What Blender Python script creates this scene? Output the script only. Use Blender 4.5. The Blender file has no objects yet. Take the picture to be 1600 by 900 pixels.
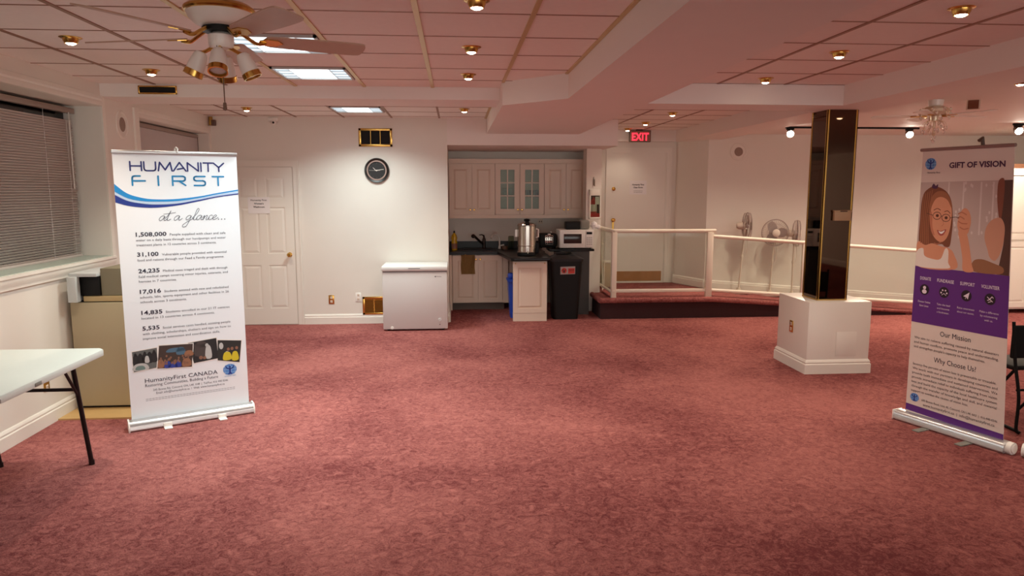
import bpy, bmesh, math, random
from mathutils import Vector, Matrix
random.seed(7)
S = bpy.context.scene
COL = S.collection
R = math.radians

# ------------------------------------------------------------------ camera
cam = bpy.data.cameras.new('camera')
cam.sensor_width = 36.0
cam.lens = 1114.5 / 1600 * 36.0
cam.clip_start = 0.05
co = bpy.data.objects.new('camera', cam)
COL.objects.link(co)
co.location = (0, 0, 1.74)
co.rotation_euler = (math.pi / 2 - 0.136757, 0, -0.0789885)
S.camera = co
# ------------------------------------------------------------------ world, exposure
w = bpy.data.worlds.new('world')
S.world = w
w.use_nodes = True
w.node_tree.nodes['Background'].inputs[0].default_value = (1.0, 0.97, 0.91, 1)
w.node_tree.nodes['Background'].inputs[1].default_value = 2.4
S.view_settings.view_transform = 'Standard'
S.view_settings.look = 'None'
S.view_settings.gamma = 1.0
S.view_settings.use_curve_mapping = False
S.view_settings.exposure = 0.29
S.cycles.max_bounces = 12
S.cycles.diffuse_bounces = 8
S.cycles.glossy_bounces = 6
S.cycles.transparent_max_bounces = 12
TROFFER_W, POT_W, TRACK_W = 22.0, 48.0, 120.0
COOL, WARM = (0.87, 1.0, 0.97), (1.0, 0.85, 0.67)

# ------------------------------------------------------------------ materials
def lin(c):
    return tuple(((x / 255) / 12.92 if x <= 10 else ((x / 255 + 0.055) / 1.055) ** 2.4) for x in c)

MATS = {}
def mat(name, rgb, rough=0.5, metal=0.0, noise=0.0, nscale=8.0, bump=0.0, bscale=60.0, emit=0.0, spec=0.5, coat=0.0):
    if name in MATS:
        return MATS[name]
    m = bpy.data.materials.new(name)
    m.use_nodes = True
    nt = m.node_tree
    b = nt.nodes['Principled BSDF']
    c = lin(rgb) + (1,)
    b.inputs['Base Color'].default_value = c
    b.inputs['Roughness'].default_value = rough
    b.inputs['Metallic'].default_value = metal
    b.inputs['Specular IOR Level'].default_value = spec
    if coat:
        b.inputs['Coat Weight'].default_value = coat
    tc = nt.nodes.new('ShaderNodeTexCoord')
    if noise:
        n = nt.nodes.new('ShaderNodeTexNoise')
        n.inputs['Scale'].default_value = nscale
        n.inputs['Detail'].default_value = 4
        nt.links.new(tc.outputs['Object'], n.inputs['Vector'])
        mx = nt.nodes.new('ShaderNodeMix')
        mx.data_type = 'RGBA'
        nt.links.new(n.outputs['Fac'], mx.inputs['Factor'])
        mx.inputs['A'].default_value = tuple(x * (1 - noise) for x in c[:3]) + (1,)
        mx.inputs['B'].default_value = tuple(min(1, x * (1 + noise)) for x in c[:3]) + (1,)
        nt.links.new(mx.outputs['Result'], b.inputs['Base Color'])
    if bump:
        n2 = nt.nodes.new('ShaderNodeTexNoise')
        n2.inputs['Scale'].default_value = bscale
        n2.inputs['Detail'].default_value = 3
        nt.links.new(tc.outputs['Object'], n2.inputs['Vector'])
        bp = nt.nodes.new('ShaderNodeBump')
        bp.inputs['Strength'].default_value = bump
        bp.inputs['Distance'].default_value = 0.01
        nt.links.new(n2.outputs['Fac'], bp.inputs['Height'])
        nt.links.new(bp.outputs['Normal'], b.inputs['Normal'])
    if emit:
        b.inputs['Emission Color'].default_value = c
        b.inputs['Emission Strength'].default_value = emit
    MATS[name] = m
    return m

def carpet(name, dark, light):
    m = bpy.data.materials.new(name)
    m.use_nodes = True
    nt = m.node_tree
    b = nt.nodes['Principled BSDF']
    b.inputs['Roughness'].default_value = 0.95
    b.inputs['Specular IOR Level'].default_value = 0.1
    b.inputs['Sheen Weight'].default_value = 0.15
    b.inputs['Sheen Tint'].default_value = lin((200, 120, 115)) + (1,)
    tc = nt.nodes.new('ShaderNodeTexCoord')
    def noise(scale, detail, dist, rough=0.55):
        n = nt.nodes.new('ShaderNodeTexNoise')
        n.inputs['Scale'].default_value = scale
        n.inputs['Detail'].default_value = detail
        n.inputs['Distortion'].default_value = dist
        n.inputs['Roughness'].default_value = rough
        nt.links.new(tc.outputs['Object'], n.inputs['Vector'])
        return n
    swirl = noise(19.0, 6, 1.4, 0.7)
    patch = noise(0.55, 3, 0.4)
    fine = noise(120.0, 2, 0.0)
    def math_(op, a, bb):
        k = nt.nodes.new('ShaderNodeMath')
        k.operation = op
        for i, v in enumerate((a, bb)):
            if isinstance(v, (int, float)):
                k.inputs[i].default_value = v
            else:
                nt.links.new(v, k.inputs[i])
        return k.outputs[0]
    s = math_('MULTIPLY', swirl.outputs['Fac'], 0.75)
    s = math_('ADD', s, math_('MULTIPLY', patch.outputs['Fac'], 0.65))
    s = math_('ADD', s, math_('MULTIPLY', fine.outputs['Fac'], 0.30))
    ramp = nt.nodes.new('ShaderNodeValToRGB')
    ramp.color_ramp.elements[0].position = 0.70
    ramp.color_ramp.elements[0].color = lin(dark) + (1,)
    ramp.color_ramp.elements[1].position = 1.02
    ramp.color_ramp.elements[1].color = lin(light) + (1,)
    nt.links.new(s, ramp.inputs[0])
    nt.links.new(ramp.outputs[0], b.inputs['Base Color'])
    bp = nt.nodes.new('ShaderNodeBump')
    bp.inputs['Strength'].default_value = 0.8
    bp.inputs['Distance'].default_value = 0.012
    nt.links.new(math_('ADD', math_('MULTIPLY', swirl.outputs['Fac'], 1.8), math_('MULTIPLY', fine.outputs['Fac'], 0.7)), bp.inputs['Height'])
    nt.links.new(bp.outputs['Normal'], b.inputs['Normal'])
    MATS[name] = m
    return m

def thin_glass(name, tint=(0.93, 0.96, 0.94), gloss=0.10, rough=0.02):
    m = bpy.data.materials.new(name)
    m.use_nodes = True
    nt = m.node_tree
    nt.nodes.clear()
    out = nt.nodes.new('ShaderNodeOutputMaterial')
    t = nt.nodes.new('ShaderNodeBsdfTransparent')
    t.inputs[0].default_value = tint + (1,)
    g = nt.nodes.new('ShaderNodeBsdfGlossy')
    g.inputs['Roughness'].default_value = rough
    fr = nt.nodes.new('ShaderNodeFresnel')
    fr.inputs[0].default_value = 1.45
    mx = nt.nodes.new('ShaderNodeMixShader')
    ml = nt.nodes.new('ShaderNodeMath')
    ml.operation = 'MULTIPLY'
    ml.inputs[1].default_value = gloss * 4
    nt.links.new(fr.outputs[0], ml.inputs[0])
    nt.links.new(ml.outputs[0], mx.inputs[0])
    nt.links.new(t.outputs[0], mx.inputs[1])
    nt.links.new(g.outputs[0], mx.inputs[2])
    nt.links.new(mx.outputs[0], out.inputs[0])
    MATS[name] = m
    return m

WALL = mat('wall_paint', (226, 221, 212), 0.6, noise=0.03, nscale=3, bump=0.05, bscale=180)
WHITE = mat('white_gloss_paint', (232, 228, 219), 0.4)
CEIL = mat('ceiling_tile_white', (236, 226, 220), 0.85, noise=0.04, nscale=25, bump=0.15, bscale=220)
SOFF = mat('soffit_paint', (232, 224, 219), 0.7, noise=0.02, nscale=4)
CARPET = carpet('rose_carpet', (108, 52, 54), (182, 114, 108))
GRIDB = mat('brown_ceiling_grid', (150, 112, 92), 0.5, 0.2)
GRIDG = mat('brass_ceiling_grid', (205, 178, 128), 0.4, 0.4)
BRASS = mat('polished_brass', (214, 170, 92), 0.22, 1.0, noise=0.06, nscale=20)
GOLD = mat('satin_brass', (196, 160, 90), 0.32, 0.9, noise=0.06, nscale=20)
BLACK = mat('black_plastic', (13, 12, 12), 0.5, noise=0.1, nscale=20, spec=0.25)
DARK = mat('dark_void', (6, 6, 7), 0.8)
NIGHT = mat('night_glass', (10, 11, 13), 0.08)
STEEL = mat('stainless_steel', (196, 190, 182), 0.18, 1.0, noise=0.05, nscale=12)
ALU = mat('brushed_aluminium', (205, 205, 205), 0.3, 0.8, noise=0.04, nscale=40)
GREY = mat('grey_plastic', (128, 126, 118), 0.5, noise=0.05, nscale=10)
BEIGE = mat('beige_enamel', (180, 168, 138), 0.45, noise=0.03, nscale=4)
CREAM = mat('cream_cabinet', (226, 208, 190), 0.4, noise=0.02, nscale=5)
COUNTER = mat('black_laminate', (24, 21, 21), 0.3, noise=0.25, nscale=60, spec=0.25)
SHEET = mat('printed_vinyl', (238, 243, 248), 0.45)
SHEET2 = mat('printed_vinyl_matte', (226, 214, 206), 0.5)
PAPER = mat('white_paper', (235, 232, 232), 0.7)
WOOD = mat('light_wood', (170, 122, 72), 0.5, noise=0.2, nscale=14)
FANWOOD = mat('washed_wood_blade', (188, 158, 138), 0.45, noise=0.08, nscale=18)
GLASS = thin_glass('railing_glass')
CGLASS = thin_glass('cabinet_glass', (0.8, 0.84, 0.78))
BULB_W = mat('warm_bulb', (255, 236, 205), emit=26.0)
BULB_T = mat('track_bulb', (255, 244, 226), emit=60.0)
TUBE = mat('fluorescent_diffuser', (216, 238, 246), emit=1.0)
BRIGHT = mat('fluorescent_tube_glow', (240, 252, 255), emit=3.0)
MIRROR = mat('bronze_mirror', (92, 74, 62), 0.03, 1.0)

# ------------------------------------------------------------------ mesh builder
class MB:
    def __init__(self):
        self.bm = bmesh.new()
    def _mark(self):
        return set(self.bm.verts)
    def box(self, x0, x1, y0, y1, z0, z1, bev=0.0, M=None, seg=2):
        bm = self.bm
        vs = [bm.verts.new((x, y, z)) for x in (min(x0, x1), max(x0, x1)) for y in (min(y0, y1), max(y0, y1)) for z in (min(z0, z1), max(z0, z1))]
        fs = []
        for q in ((0, 1, 3, 2), (4, 6, 7, 5), (0, 4, 5, 1), (2, 3, 7, 6), (0, 2, 6, 4), (1, 5, 7, 3)):
            fs.append(bm.faces.new([vs[i] for i in q]))
        if M is not None:
            for v in vs:
                v.co = M @ v.co
        if bev:
            es = list({e for f in fs for e in f.edges})
            bmesh.ops.bevel(bm, geom=es, offset=bev, segments=seg, affect='EDGES', profile=0.5)
        return self
    def prism(self, poly, z0, z1, M=None, bev=0.0):
        bm = self.bm
        n = len(poly)
        a = [bm.verts.new((p[0], p[1], z0)) for p in poly]
        b = [bm.verts.new((p[0], p[1], z1)) for p in poly]
        fs = [bm.faces.new(a[::-1]), bm.faces.new(b)]
        for i in range(n):
            fs.append(bm.faces.new((a[i], a[(i + 1) % n], b[(i + 1) % n], b[i])))
        if M is not None:
            for v in a + b:
                v.co = M @ v.co
        if bev:
            es = list({e for f in fs[:2] for e in f.edges})
            bmesh.ops.bevel(bm, geom=es, offset=bev, segments=2, affect='EDGES', profile=0.5)
        return self
    def sweep(self, prof, a, b, up=(0, 0, 1)):
        """profile [(n, z)] swept on the straight line a-b; n grows to the right-hand side of a->b"""
        a, b = Vector(a), Vector(b)
        d = (b - a).normalized()
        nrm = d.cross(Vector(up)).normalized()
        r0 = [self.bm.verts.new(a + nrm * p[0] + Vector(up) * p[1]) for p in prof]
        r1 = [self.bm.verts.new(b + nrm * p[0] + Vector(up) * p[1]) for p in prof]
        n = len(prof)
        for i in range(n):
            self.bm.faces.new((r0[i], r0[(i + 1) % n], r1[(i + 1) % n], r1[i]))
        self.bm.faces.new(r0[::-1])
        self.bm.faces.new(r1)
        return self
    def lathe(self, prof, c=(0, 0, 0), seg=24, M=None):
        bm = self.bm
        rings = []
        allv = []
        for r, z in prof:
            if r < 1e-5:
                v = bm.verts.new((0, 0, z))
                rings.append([v])
                allv.append(v)
            else:
                ring = [bm.verts.new((r * math.cos(2 * math.pi * i / seg), r * math.sin(2 * math.pi * i / seg), z)) for i in range(seg)]
                rings.append(ring)
                allv += ring
        for p, q in zip(rings, rings[1:]):
            for i in range(seg):
                j = (i + 1) % seg
                if len(p) == 1 and len(q) == 1:
                    continue
                if len(p) == 1:
                    bm.faces.new((p[0], q[j], q[i]))
                elif len(q) == 1:
                    bm.faces.new((p[i], p[j], q[0]))
                else:
                    bm.faces.new((p[i], p[j], q[j], q[i]))
        MM = Matrix.Translation(Vector(c)) @ (M if M is not None else Matrix())
        for v in allv:
            v.co = MM @ v.co
        return self
    def cyl(self, a, b, r, r2=None, seg=16):
        a, b = Vector(a), Vector(b)
        L = (b - a).length
        q = Vector((0, 0, 1)).rotation_difference((b - a).normalized()).to_matrix().to_4x4()
        r2 = r if r2 is None else r2
        return self.lathe([(0, 0), (r, 0), (r2, L), (0, L)], a, seg, q)
    def tube(self, pts, r, seg=10, closed=False):
        pts = [Vector(p) for p in pts]
        n = len(pts)
        rings = []
        prev = None
        for i, p in enumerate(pts):
            if closed:
                t = (pts[(i + 1) % n] - pts[i - 1]).normalized()
            else:
                t = (pts[min(i + 1, n - 1)] - pts[max(i - 1, 0)]).normalized()
            if prev is None:
                u = t.orthogonal().normalized()
            else:
                u = (prev - t * prev.dot(t)).normalized()
            prev = u
            v = t.cross(u)
            rr = r[i] if isinstance(r, (list, tuple)) else r
            rings.append([self.bm.verts.new(p + (u * math.cos(2 * math.pi * k / seg) + v * math.sin(2 * math.pi * k / seg)) * rr) for k in range(seg)])
        rng = range(n if closed else n - 1)
        for i in rng:
            p, q = rings[i], rings[(i + 1) % n]
            for k in range(seg):
                self.bm.faces.new((p[k], p[(k + 1) % seg], q[(k + 1) % seg], q[k]))
        if not closed:
            self.bm.faces.new(rings[0][::-1])
            self.bm.faces.new(rings[-1])
        return self
    def sphere(self, c, r, seg=16, sc=(1, 1, 1)):
        prof = [(r * math.sin(math.pi * i / (seg // 2)) if 0 < i < seg // 2 else 0, -r * math.cos(math.pi * i / (seg // 2))) for i in range(seg // 2 + 1)]
        return self.lathe(prof, c, seg, Matrix.Diagonal((sc[0], sc[1], sc[2], 1)))
    def poly(self, pts):
        vs = [self.bm.verts.new(p) for p in pts]
        self.bm.faces.new(vs)
        return self
    def panel(self, w, h, t, fr, M=None, field=0.012, sink=0.008):
        """a raised-panel front w x h centred on x, standing z 0..h, face at y=-t; the field stands back in a moulded recess"""
        mb = self
        x = w / 2
        T = M if M is not None else Matrix()
        mb.box(-x, -x + fr, -t, 0, 0, h, M=T)
        mb.box(x - fr, x, -t, 0, 0, h, M=T)
        mb.box(-x + fr, x - fr, -t, 0, 0, fr, M=T)
        mb.box(-x + fr, x - fr, -t, 0, h - fr, h, M=T)
        mb.box(-x + fr, x - fr, -t + sink + 0.004, 0, fr, h - fr, M=T)
        a = fr + field
        b = a + 0.022
        y0, y1 = -t + sink + 0.004, -t + 0.002
        lo = [(-x + a, y0, a), (x - a, y0, a), (x - a, y0, h - a), (-x + a, y0, h - a)]
        hi = [(-x + b, y1, b), (x - b, y1, b), (x - b, y1, h - b), (-x + b, y1, h - b)]
        lo = [mb.bm.verts.new(T @ Vector(p)) for p in lo]
        hi = [mb.bm.verts.new(T @ Vector(p)) for p in hi]
        mb.bm.faces.new(hi)
        for i in range(4):
            mb.bm.faces.new((lo[i], lo[(i + 1) % 4], hi[(i + 1) % 4], hi[i]))
        return mb

def link(name, mb, m, parent=None, smooth=0.6):
    bm = mb.bm
    bmesh.ops.recalc_face_normals(bm, faces=bm.faces[:])
    me = bpy.data.meshes.new(name)
    bm.to_mesh(me)
    bm.free()
    if smooth:
        for p in me.polygons:
            p.use_smooth = True
        try:
            me.set_sharp_from_angle(angle=smooth)
        except Exception:
            for p in me.polygons:
                p.use_smooth = False
    me.materials.append(m)
    o = bpy.data.objects.new(name, me)
    COL.objects.link(o)
    if parent is not None:
        o.parent = parent
    return o

def rootmat(p):
    M = Matrix()
    while p is not None:
        M = Matrix.Translation(p.location) @ p.rotation_euler.to_matrix().to_4x4() @ M
        p = p.parent
    return M

def part(name, mb, m, parent, smooth=0.6, label=None):
    """a part whose builder was filled in WORLD coordinates"""
    inv = rootmat(parent).inverted()
    for v in mb.bm.verts:
        v.co = inv @ v.co
    o = link(name, mb, m, parent, smooth)
    if label:
        o['label'] = label
    return o

def loc_part(name, mb, m, parent, smooth=0.6, label=None):
    o = link(name, mb, m, parent, smooth)
    if label:
        o['label'] = label
    return o

def thing(name, label, cat, loc=(0, 0, 0), rz=0.0, group=None):
    o = bpy.data.objects.new(name, None)
    COL.objects.link(o)
    o.location = loc
    o.rotation_euler = (0, 0, rz)
    o.empty_display_size = 0.1
    o['label'] = label
    o['category'] = cat
    if group:
        o['group'] = group
    return o

def single(name, mb, m, label, cat, group=None, smooth=0.6):
    o = link(name, mb, m, None, smooth)
    o['label'] = label
    o['category'] = cat
    if group:
        o['group'] = group
    return o

def struct(name, mb, m, parent=None, smooth=0.5):
    o = link(name, mb, m, parent, smooth)
    if parent is None:
        o['kind'] = 'structure'
    return o

def dup(root, loc, rz=None, label=None, group=None):
    def cp(o, par):
        c = o.copy()
        COL.objects.link(c)
        if par is not None:
            c.parent = par
        for ch in o.children:
            cp(ch, c)
        return c
    c = cp(root, None)
    c.location = loc
    if rz is not None:
        c.rotation_euler = (0, 0, rz)
    if label:
        c['label'] = label
    if group:
        c['group'] = group
    return c

def spot(name, parent, loc, power, color, angle, blend=0.6, size=0.03, aim=None):
    l = bpy.data.lights.new(name, 'SPOT')
    l.energy = power
    l.color = color
    l.spot_size = R(angle)
    l.spot_blend = blend
    l.shadow_soft_size = size
    o = bpy.data.objects.new(name, l)
    COL.objects.link(o)
    o.parent = parent
    o.location = loc
    if aim is not None:
        o.rotation_euler = Vector(aim).to_track_quat('-Z', 'Y').to_euler()
    return o

# ------------------------------------------------------------------ flat print helpers
_cap = {}
def text_polys(body, bold=0.0, shear=0.0, spacing=1.0):
    cu = bpy.data.curves.new('glyphs', 'FONT')
    cu.body = body
    cu.size = 1.0
    cu.offset = bold
    cu.shear = shear
    cu.space_character = spacing
    cu.resolution_u = 2
    ob = bpy.data.objects.new('glyphs', cu)
    COL.objects.link(ob)
    bpy.context.view_layer.update()
    dg = bpy.context.evaluated_depsgraph_get()
    me = bpy.data.meshes.new_from_object(ob.evaluated_get(dg))
    vs = [(v.co.x, v.co.y) for v in me.vertices]
    fs = [tuple(p.vertices) for p in me.polygons]
    bpy.data.objects.remove(ob)
    bpy.data.curves.remove(cu)
    bpy.data.meshes.remove(me)
    return vs, fs
def cap(bold=0.0):
    if bold not in _cap:
        v, f = text_polys('H', bold)
        _cap[bold] = max(y for x, y in v) - min(y for x, y in v)
    return _cap[bold]
def put_text(mb, fmap, body, u, v, h, width=None, bold=0.0, align='L', d=0.0022, shear=0.0, spacing=1.0):
    """cap height h, left baseline at (u, v) in the metres of the sheet"""
    vs, fs = text_polys(body, bold, shear, spacing)
    if not vs:
        return
    x0 = min(p[0] for p in vs)
    x1 = max(p[0] for p in vs)
    sy = h / cap(bold)
    sx = sy if width is None else width / max(1e-6, x1 - x0)
    W = (x1 - x0) * sx
    off = {'L': 0, 'C': -W / 2, 'R': -W}[align]
    bv = [mb.bm.verts.new(fmap(u + off + (x - x0) * sx, v + y * sy, d)) for x, y in vs]
    for f in fs:
        try:
            mb.bm.faces.new([bv[i] for i in f])
        except ValueError:
            pass
def flat(mb, fmap, pts, d=0.0018):
    mb.poly([fmap(p[0], p[1], d) for p in pts])
def disc(mb, fmap, cu, cv, ru, rv=None, d=0.0018, seg=28, rot=0.0, a0=0.0, a1=2 * math.pi):
    rv = ru if rv is None else rv
    c, s = math.cos(rot), math.sin(rot)
    pts = []
    full = abs(a1 - a0 - 2 * math.pi) < 1e-6
    for i in range(seg + (0 if full else 1)):
        a = a0 + (a1 - a0) * i / seg
        x, y = ru * math.cos(a), rv * math.sin(a)
        pts.append((cu + x * c - y * s, cv + x * s + y * c))
    flat(mb, fmap, pts, d)
def stroke(mb, fmap, pts, wd, d=0.0022, capn=8):
    """flat pen stroke with round joints"""
    for (x0, y0), (x1, y1) in zip(pts, pts[1:]):
        L = math.hypot(x1 - x0, y1 - y0)
        if L < 1e-7:
            continue
        nx, ny = -(y1 - y0) / L * wd / 2, (x1 - x0) / L * wd / 2
        flat(mb, fmap, [(x0 + nx, y0 + ny), (x1 + nx, y1 + ny), (x1 - nx, y1 - ny), (x0 - nx, y0 - ny)], d)
    for x, y in pts:
        disc(mb, fmap, x, y, wd / 2, d=d, seg=capn)
def smooth_line(pts, n=6, closed=False):
    out = []
    P = list(pts)
    m = len(P)
    rng = range(m if closed else m - 1)
    for i in rng:
        if closed:
            p0, p1, p2, p3 = P[i - 1], P[i], P[(i + 1) % m], P[(i + 2) % m]
        else:
            p0, p1, p2, p3 = P[max(i - 1, 0)], P[i], P[i + 1], P[min(i + 2, m - 1)]
        for k in range(n):
            t = k / n
            out.append(tuple(0.5 * (2 * p1[j] + (p2[j] - p0[j]) * t + (2 * p0[j] - 5 * p1[j] + 4 * p2[j] - p3[j]) * t * t + (3 * p1[j] - p0[j] - 3 * p2[j] + p3[j]) * t ** 3) for j in range(len(p1))))
    if not closed:
        out.append(tuple(P[-1]))
    return out
def blob(mb, fmap, pts, d=0.0018, n=5):
    flat(mb, fmap, smooth_line(pts, n, True), d)
# ================================================================== SETTING
XL, YB, ZC, ZR = -3.05, 9.356, 2.65, 2.56
YN = -7.0     # room end behind the camera, left open so world light enters as fill
XE = 8.8      # far right wall

struct('floor', MB().box(-3.5, XE + .2, YN - .2, 11.4, -0.12, 0.0), CARPET)

# left wall with its two window openings
m = MB()
X0 = XL - 0.42
W1 = (2.5, 6.58, 1.16, 2.455)
W2 = (7.30, 9.30, 1.16, 2.43)
m.box(X0, XL, YN - .2, W1[0], 0, 2.75).box(X0, XL, W1[1], W2[0], 0, 2.75).box(X0, XL, W2[1], 11.3, 0, 2.75)
for a in (W1, W2):
    m.box(X0, XL, a[0], a[1], 0, a[2]).box(X0, XL, a[0], a[1], a[3], 2.75)
struct('wall_left', m, WALL)
# back wall left of the kitchen, solid to the depth of the niche
struct('wall_back', MB().box(XL, -0.094, YB, 10.95, 0, 2.75), WALL)
struct('wall_kitchen', MB().box(-0.094, 2.09, 10.90, 11.3, 0, 2.75), WALL)
struct('wall_kitchen_header', MB().box(-0.094, 2.13, YB, 10.90, 2.31, 2.75), SOFF)
struct('wall_partition', MB().prism([(1.845, 10.03), (2.08, 10.13), (2.08, 11.3), (1.96, 11.3), (1.96, 10.33), (1.845, 10.30)], 0, 2.75), WALL)
# exit alcove
EX0, EX1, EZ0, EZ1 = 2.40, 3.33, 0.28, 2.335
m = MB().box(2.08, EX0, 11.1, 11.3, 0, 2.75).box(EX1, 3.6, 11.1, 11.3, 0, 2.75).box(EX0, EX1, 11.1, 11.3, EZ1, 2.75).box(EX0, EX1, 11.1, 11.3, 0, EZ0)
m.prism([(3.46, 11.3), (3.46, 11.02), (3.76, 10.5), (XE + .2, 10.5), (XE + .2, 11.3)], 0, 2.75)
struct('wall_exit', m, WALL)
struct('wall_right', MB().box(XE, XE + .2, YN - .2, 10.6, 0, 2.75), WALL)

struct('ceiling', MB().box(-3.5, 3.41, YN - .2, 11.3, ZC, ZC + 0.12), CEIL)
struct('ceiling_right', MB().box(3.60, XE + .2, YN - .2, 11.3, ZR, ZR + 0.2), SOFF)
struct('ceiling_beam', MB().prism([(0.412, YB), (0.412, 6.243), (0.900, 5.735), (0.900, YN), (1.615, YN), (1.615, YB)], 2.455, ZC + .02), SOFF)
struct('ceiling_soffit', MB().box(XL, 0.412, 6.593, 7.127, 2.54, ZC + .02), SOFF)
struct('ceiling_soffit', MB().box(1.615, 3.41, 6.177, 6.62, 2.475, ZC + .02), SOFF)
struct('ceiling_beam', MB().box(3.41, 3.92, YN, 11.0, 2.475, ZC + .02), SOFF)
struct('ceiling_soffit', MB().box(2.08, 3.41, 11.0, 11.1, 2.48, ZC + .02), SOFF)

# suspended ceiling grid (main runners and cross lines)
m = MB()
h = ZC - 0.006
YL = [-3.58 + 0.573 * i for i in range(18)]
YL = [6.165 - 0.573 * i for i in range(17)]
for x in (-2.587, -1.982):
    m.box(x - .013, x + .013, YN, 6.59, h, ZC + .01)
for x in (-2.587, -1.982, -1.388, -0.79, -0.19):
    m.box(x - .012, x + .012, 7.13, YB, h, ZC + .01)
for x in (1.67, 2.27, 2.868):
    m.box(x - .011, x + .011, YN, 6.177, h, ZC + .01)
    m.box(x - .011, x + .011, 6.62, 11.0, h, ZC + .01)
h2 = ZC - 0.003
for y in YL:
    m.box(XL, 0.9, y - .006, y + .006, h2, ZC + .01)
    m.box(1.615, 3.41, y + .012, y + .026, h2, ZC + .01)
for y in (7.14, 7.62, 8.142, 8.667, 9.19):
    m.box(XL, 0.412, y - .006, y + .006, h2, ZC + .01)
for y in (8.22, 8.77, 9.36, 9.95, 10.45):
    m.box(1.615, 3.41, y - .007, y + .007, h2, ZC + .01)
struct('ceiling_grid', m, GRIDB)
m = MB()
for x in (-1.388, -0.79, -0.19):
    m.box(x - .015, x + .015, YN, 6.59, h - .002, ZC + .01)
m.box(0.405, 0.431, YN, 6.24, h - .002, ZC + .01)
m.box(0.874, 0.899, YN, 5.74, h - .002, ZC + .01)
m.box(0.385, 0.411, 7.13, YB, h - .002, ZC + .01)
struct('ceiling_grid', m, GRIDG)

# baseboards: stepped profile, total height .13
BASE = [(0, 0), (0.018, 0), (0.018, 0.088), (0.012, 0.096), (0.014, 0.108), (0.009, 0.122), (0.003, 0.13), (0, 0.13)]
def baseboard(name, pts, z=0.0):
    mb = MB()
    for a, b in zip(pts, pts[1:]):
        mb.sweep(BASE, (a[0], a[1], a[2] if len(a) > 2 else z), (b[0], b[1], b[2] if len(b) > 2 else z))
    return struct(name, mb, WHITE)
baseboard('baseboard_left', [(XL, YN), (XL, YB)])
baseboard('baseboard_back', [(-1.97, YB), (-0.094, YB)])
baseboard('baseboard_niche', [(-0.094, YB), (-0.094, 10.3)])
baseboard('baseboard_exit', [(3.45, 11.05, .28), (3.755, 10.498, .262), (7.05, 10.498, 0)])
baseboard('baseboard_right', [(7.05, 10.498, 0), (XE, 10.498, 0), (XE, YN, 0)])

# raised platform and ramp (carpeted), the ramp falls to the right
m = MB()
PX = [1.93, 3.50, 7.0]
PZ = [0.28, 0.28, 0.0]
def ramp_z(x):
    return 0.28 if x < 3.5 else max(0.0, 0.28 - (x - 3.5) * 0.08)
bm = m.bm
def wedge(pl, zf, t=0.0):
    lo = [bm.verts.new((x, y, 0.0)) for x, y in pl]
    hi = [bm.verts.new((x, y, zf(x))) for x, y in pl]
    n = len(pl)
    bm.faces.new(hi)
    bm.faces.new(lo[::-1])
    for i in range(n):
        bm.faces.new((lo[i], lo[(i + 1) % n], hi[(i + 1) % n], hi[i]))
wedge([(1.96, 9.43), (3.50, 9.43), (3.50, 11.1), (2.085, 11.1), (2.085, 10.1), (1.96, 10.05)], lambda x: 0.27)
wedge([(3.50, 9.43), (6.95, 9.43), (6.95, 10.498), (3.77, 10.498), (3.50, 10.98)], lambda x: max(0.001, ramp_z(x) - 0.01))
struct('floor_platform', m, CARPET)
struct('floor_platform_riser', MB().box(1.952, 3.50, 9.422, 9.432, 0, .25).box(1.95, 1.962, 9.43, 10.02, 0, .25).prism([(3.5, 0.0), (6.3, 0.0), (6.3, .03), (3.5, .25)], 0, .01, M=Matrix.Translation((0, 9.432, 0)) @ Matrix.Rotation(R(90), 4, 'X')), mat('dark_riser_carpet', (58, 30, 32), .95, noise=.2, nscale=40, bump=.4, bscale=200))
m = MB()
m.tube([(1.945, 10.0, .255), (1.945, 9.42, .255)], 0.036, 12)
m.tube([(1.935, 9.415, .255), (3.50, 9.415, .255), (6.6, 9.415, .255 - 3.1 * .08 + .02)], [0.036, 0.036, 0.02], 12)
m.tube([(2.115, 10.11, .268), (2.115, 9.49, .268), (3.47, 9.49, .268)], 0.02, 10)
struct('floor_platform_nosing', m, CARPET)

# ------------------------------------------------------------------ windows
def window(name, a, glass_x, sill_mat):
    y0, y1, z0, z1 = a
    pane = struct(name, MB().box(glass_x - .03, glass_x, y0 - .02, y1 + .02, z0 - .02, z1 + .02), NIGHT)
    f = MB()
    prof = [(0, 0), (0.022, 0.004), (0.022, 0.03), (0.014, 0.045), (0.02, 0.06), (0.012, 0.09), (0, 0.095)]
    for (p, q) in (((XL, y0, z1), (XL, y1, z1)),):
        f.sweep(prof, p, q)
    # bottom casing, stepped
    f.sweep([(0, -0.10), (0.016, -0.10), (0.016, -0.075), (0.026, -0.06), (0.026, -0.03), (0.034, -0.02), (0.034, 0.0), (0, 0.0)], (XL, y0 - .05, z0), (XL, y1 + .03, z0))
    f.box(XL, XL + .016, y1, y1 + .055, z0, z1 + .09)
    if y0 > 7:
        f.box(XL, XL + .02, y0 - .09, y0, z0, z1 + .09)
    fo = link('window_frame', f, WHITE, pane)
    link('window_sill', MB().box(glass_x, XL, y0, y1, z0 - .001, z0 + .004), sill_mat, pane)
    return pane
SILL = mat('grey_green_sill', (168, 182, 172), 0.35)
window('window_1', W1, -3.36, SILL)
window('window_2', (W2[0], W2[1] - .0, W2[2], W2[3]), -3.36, SILL)

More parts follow.
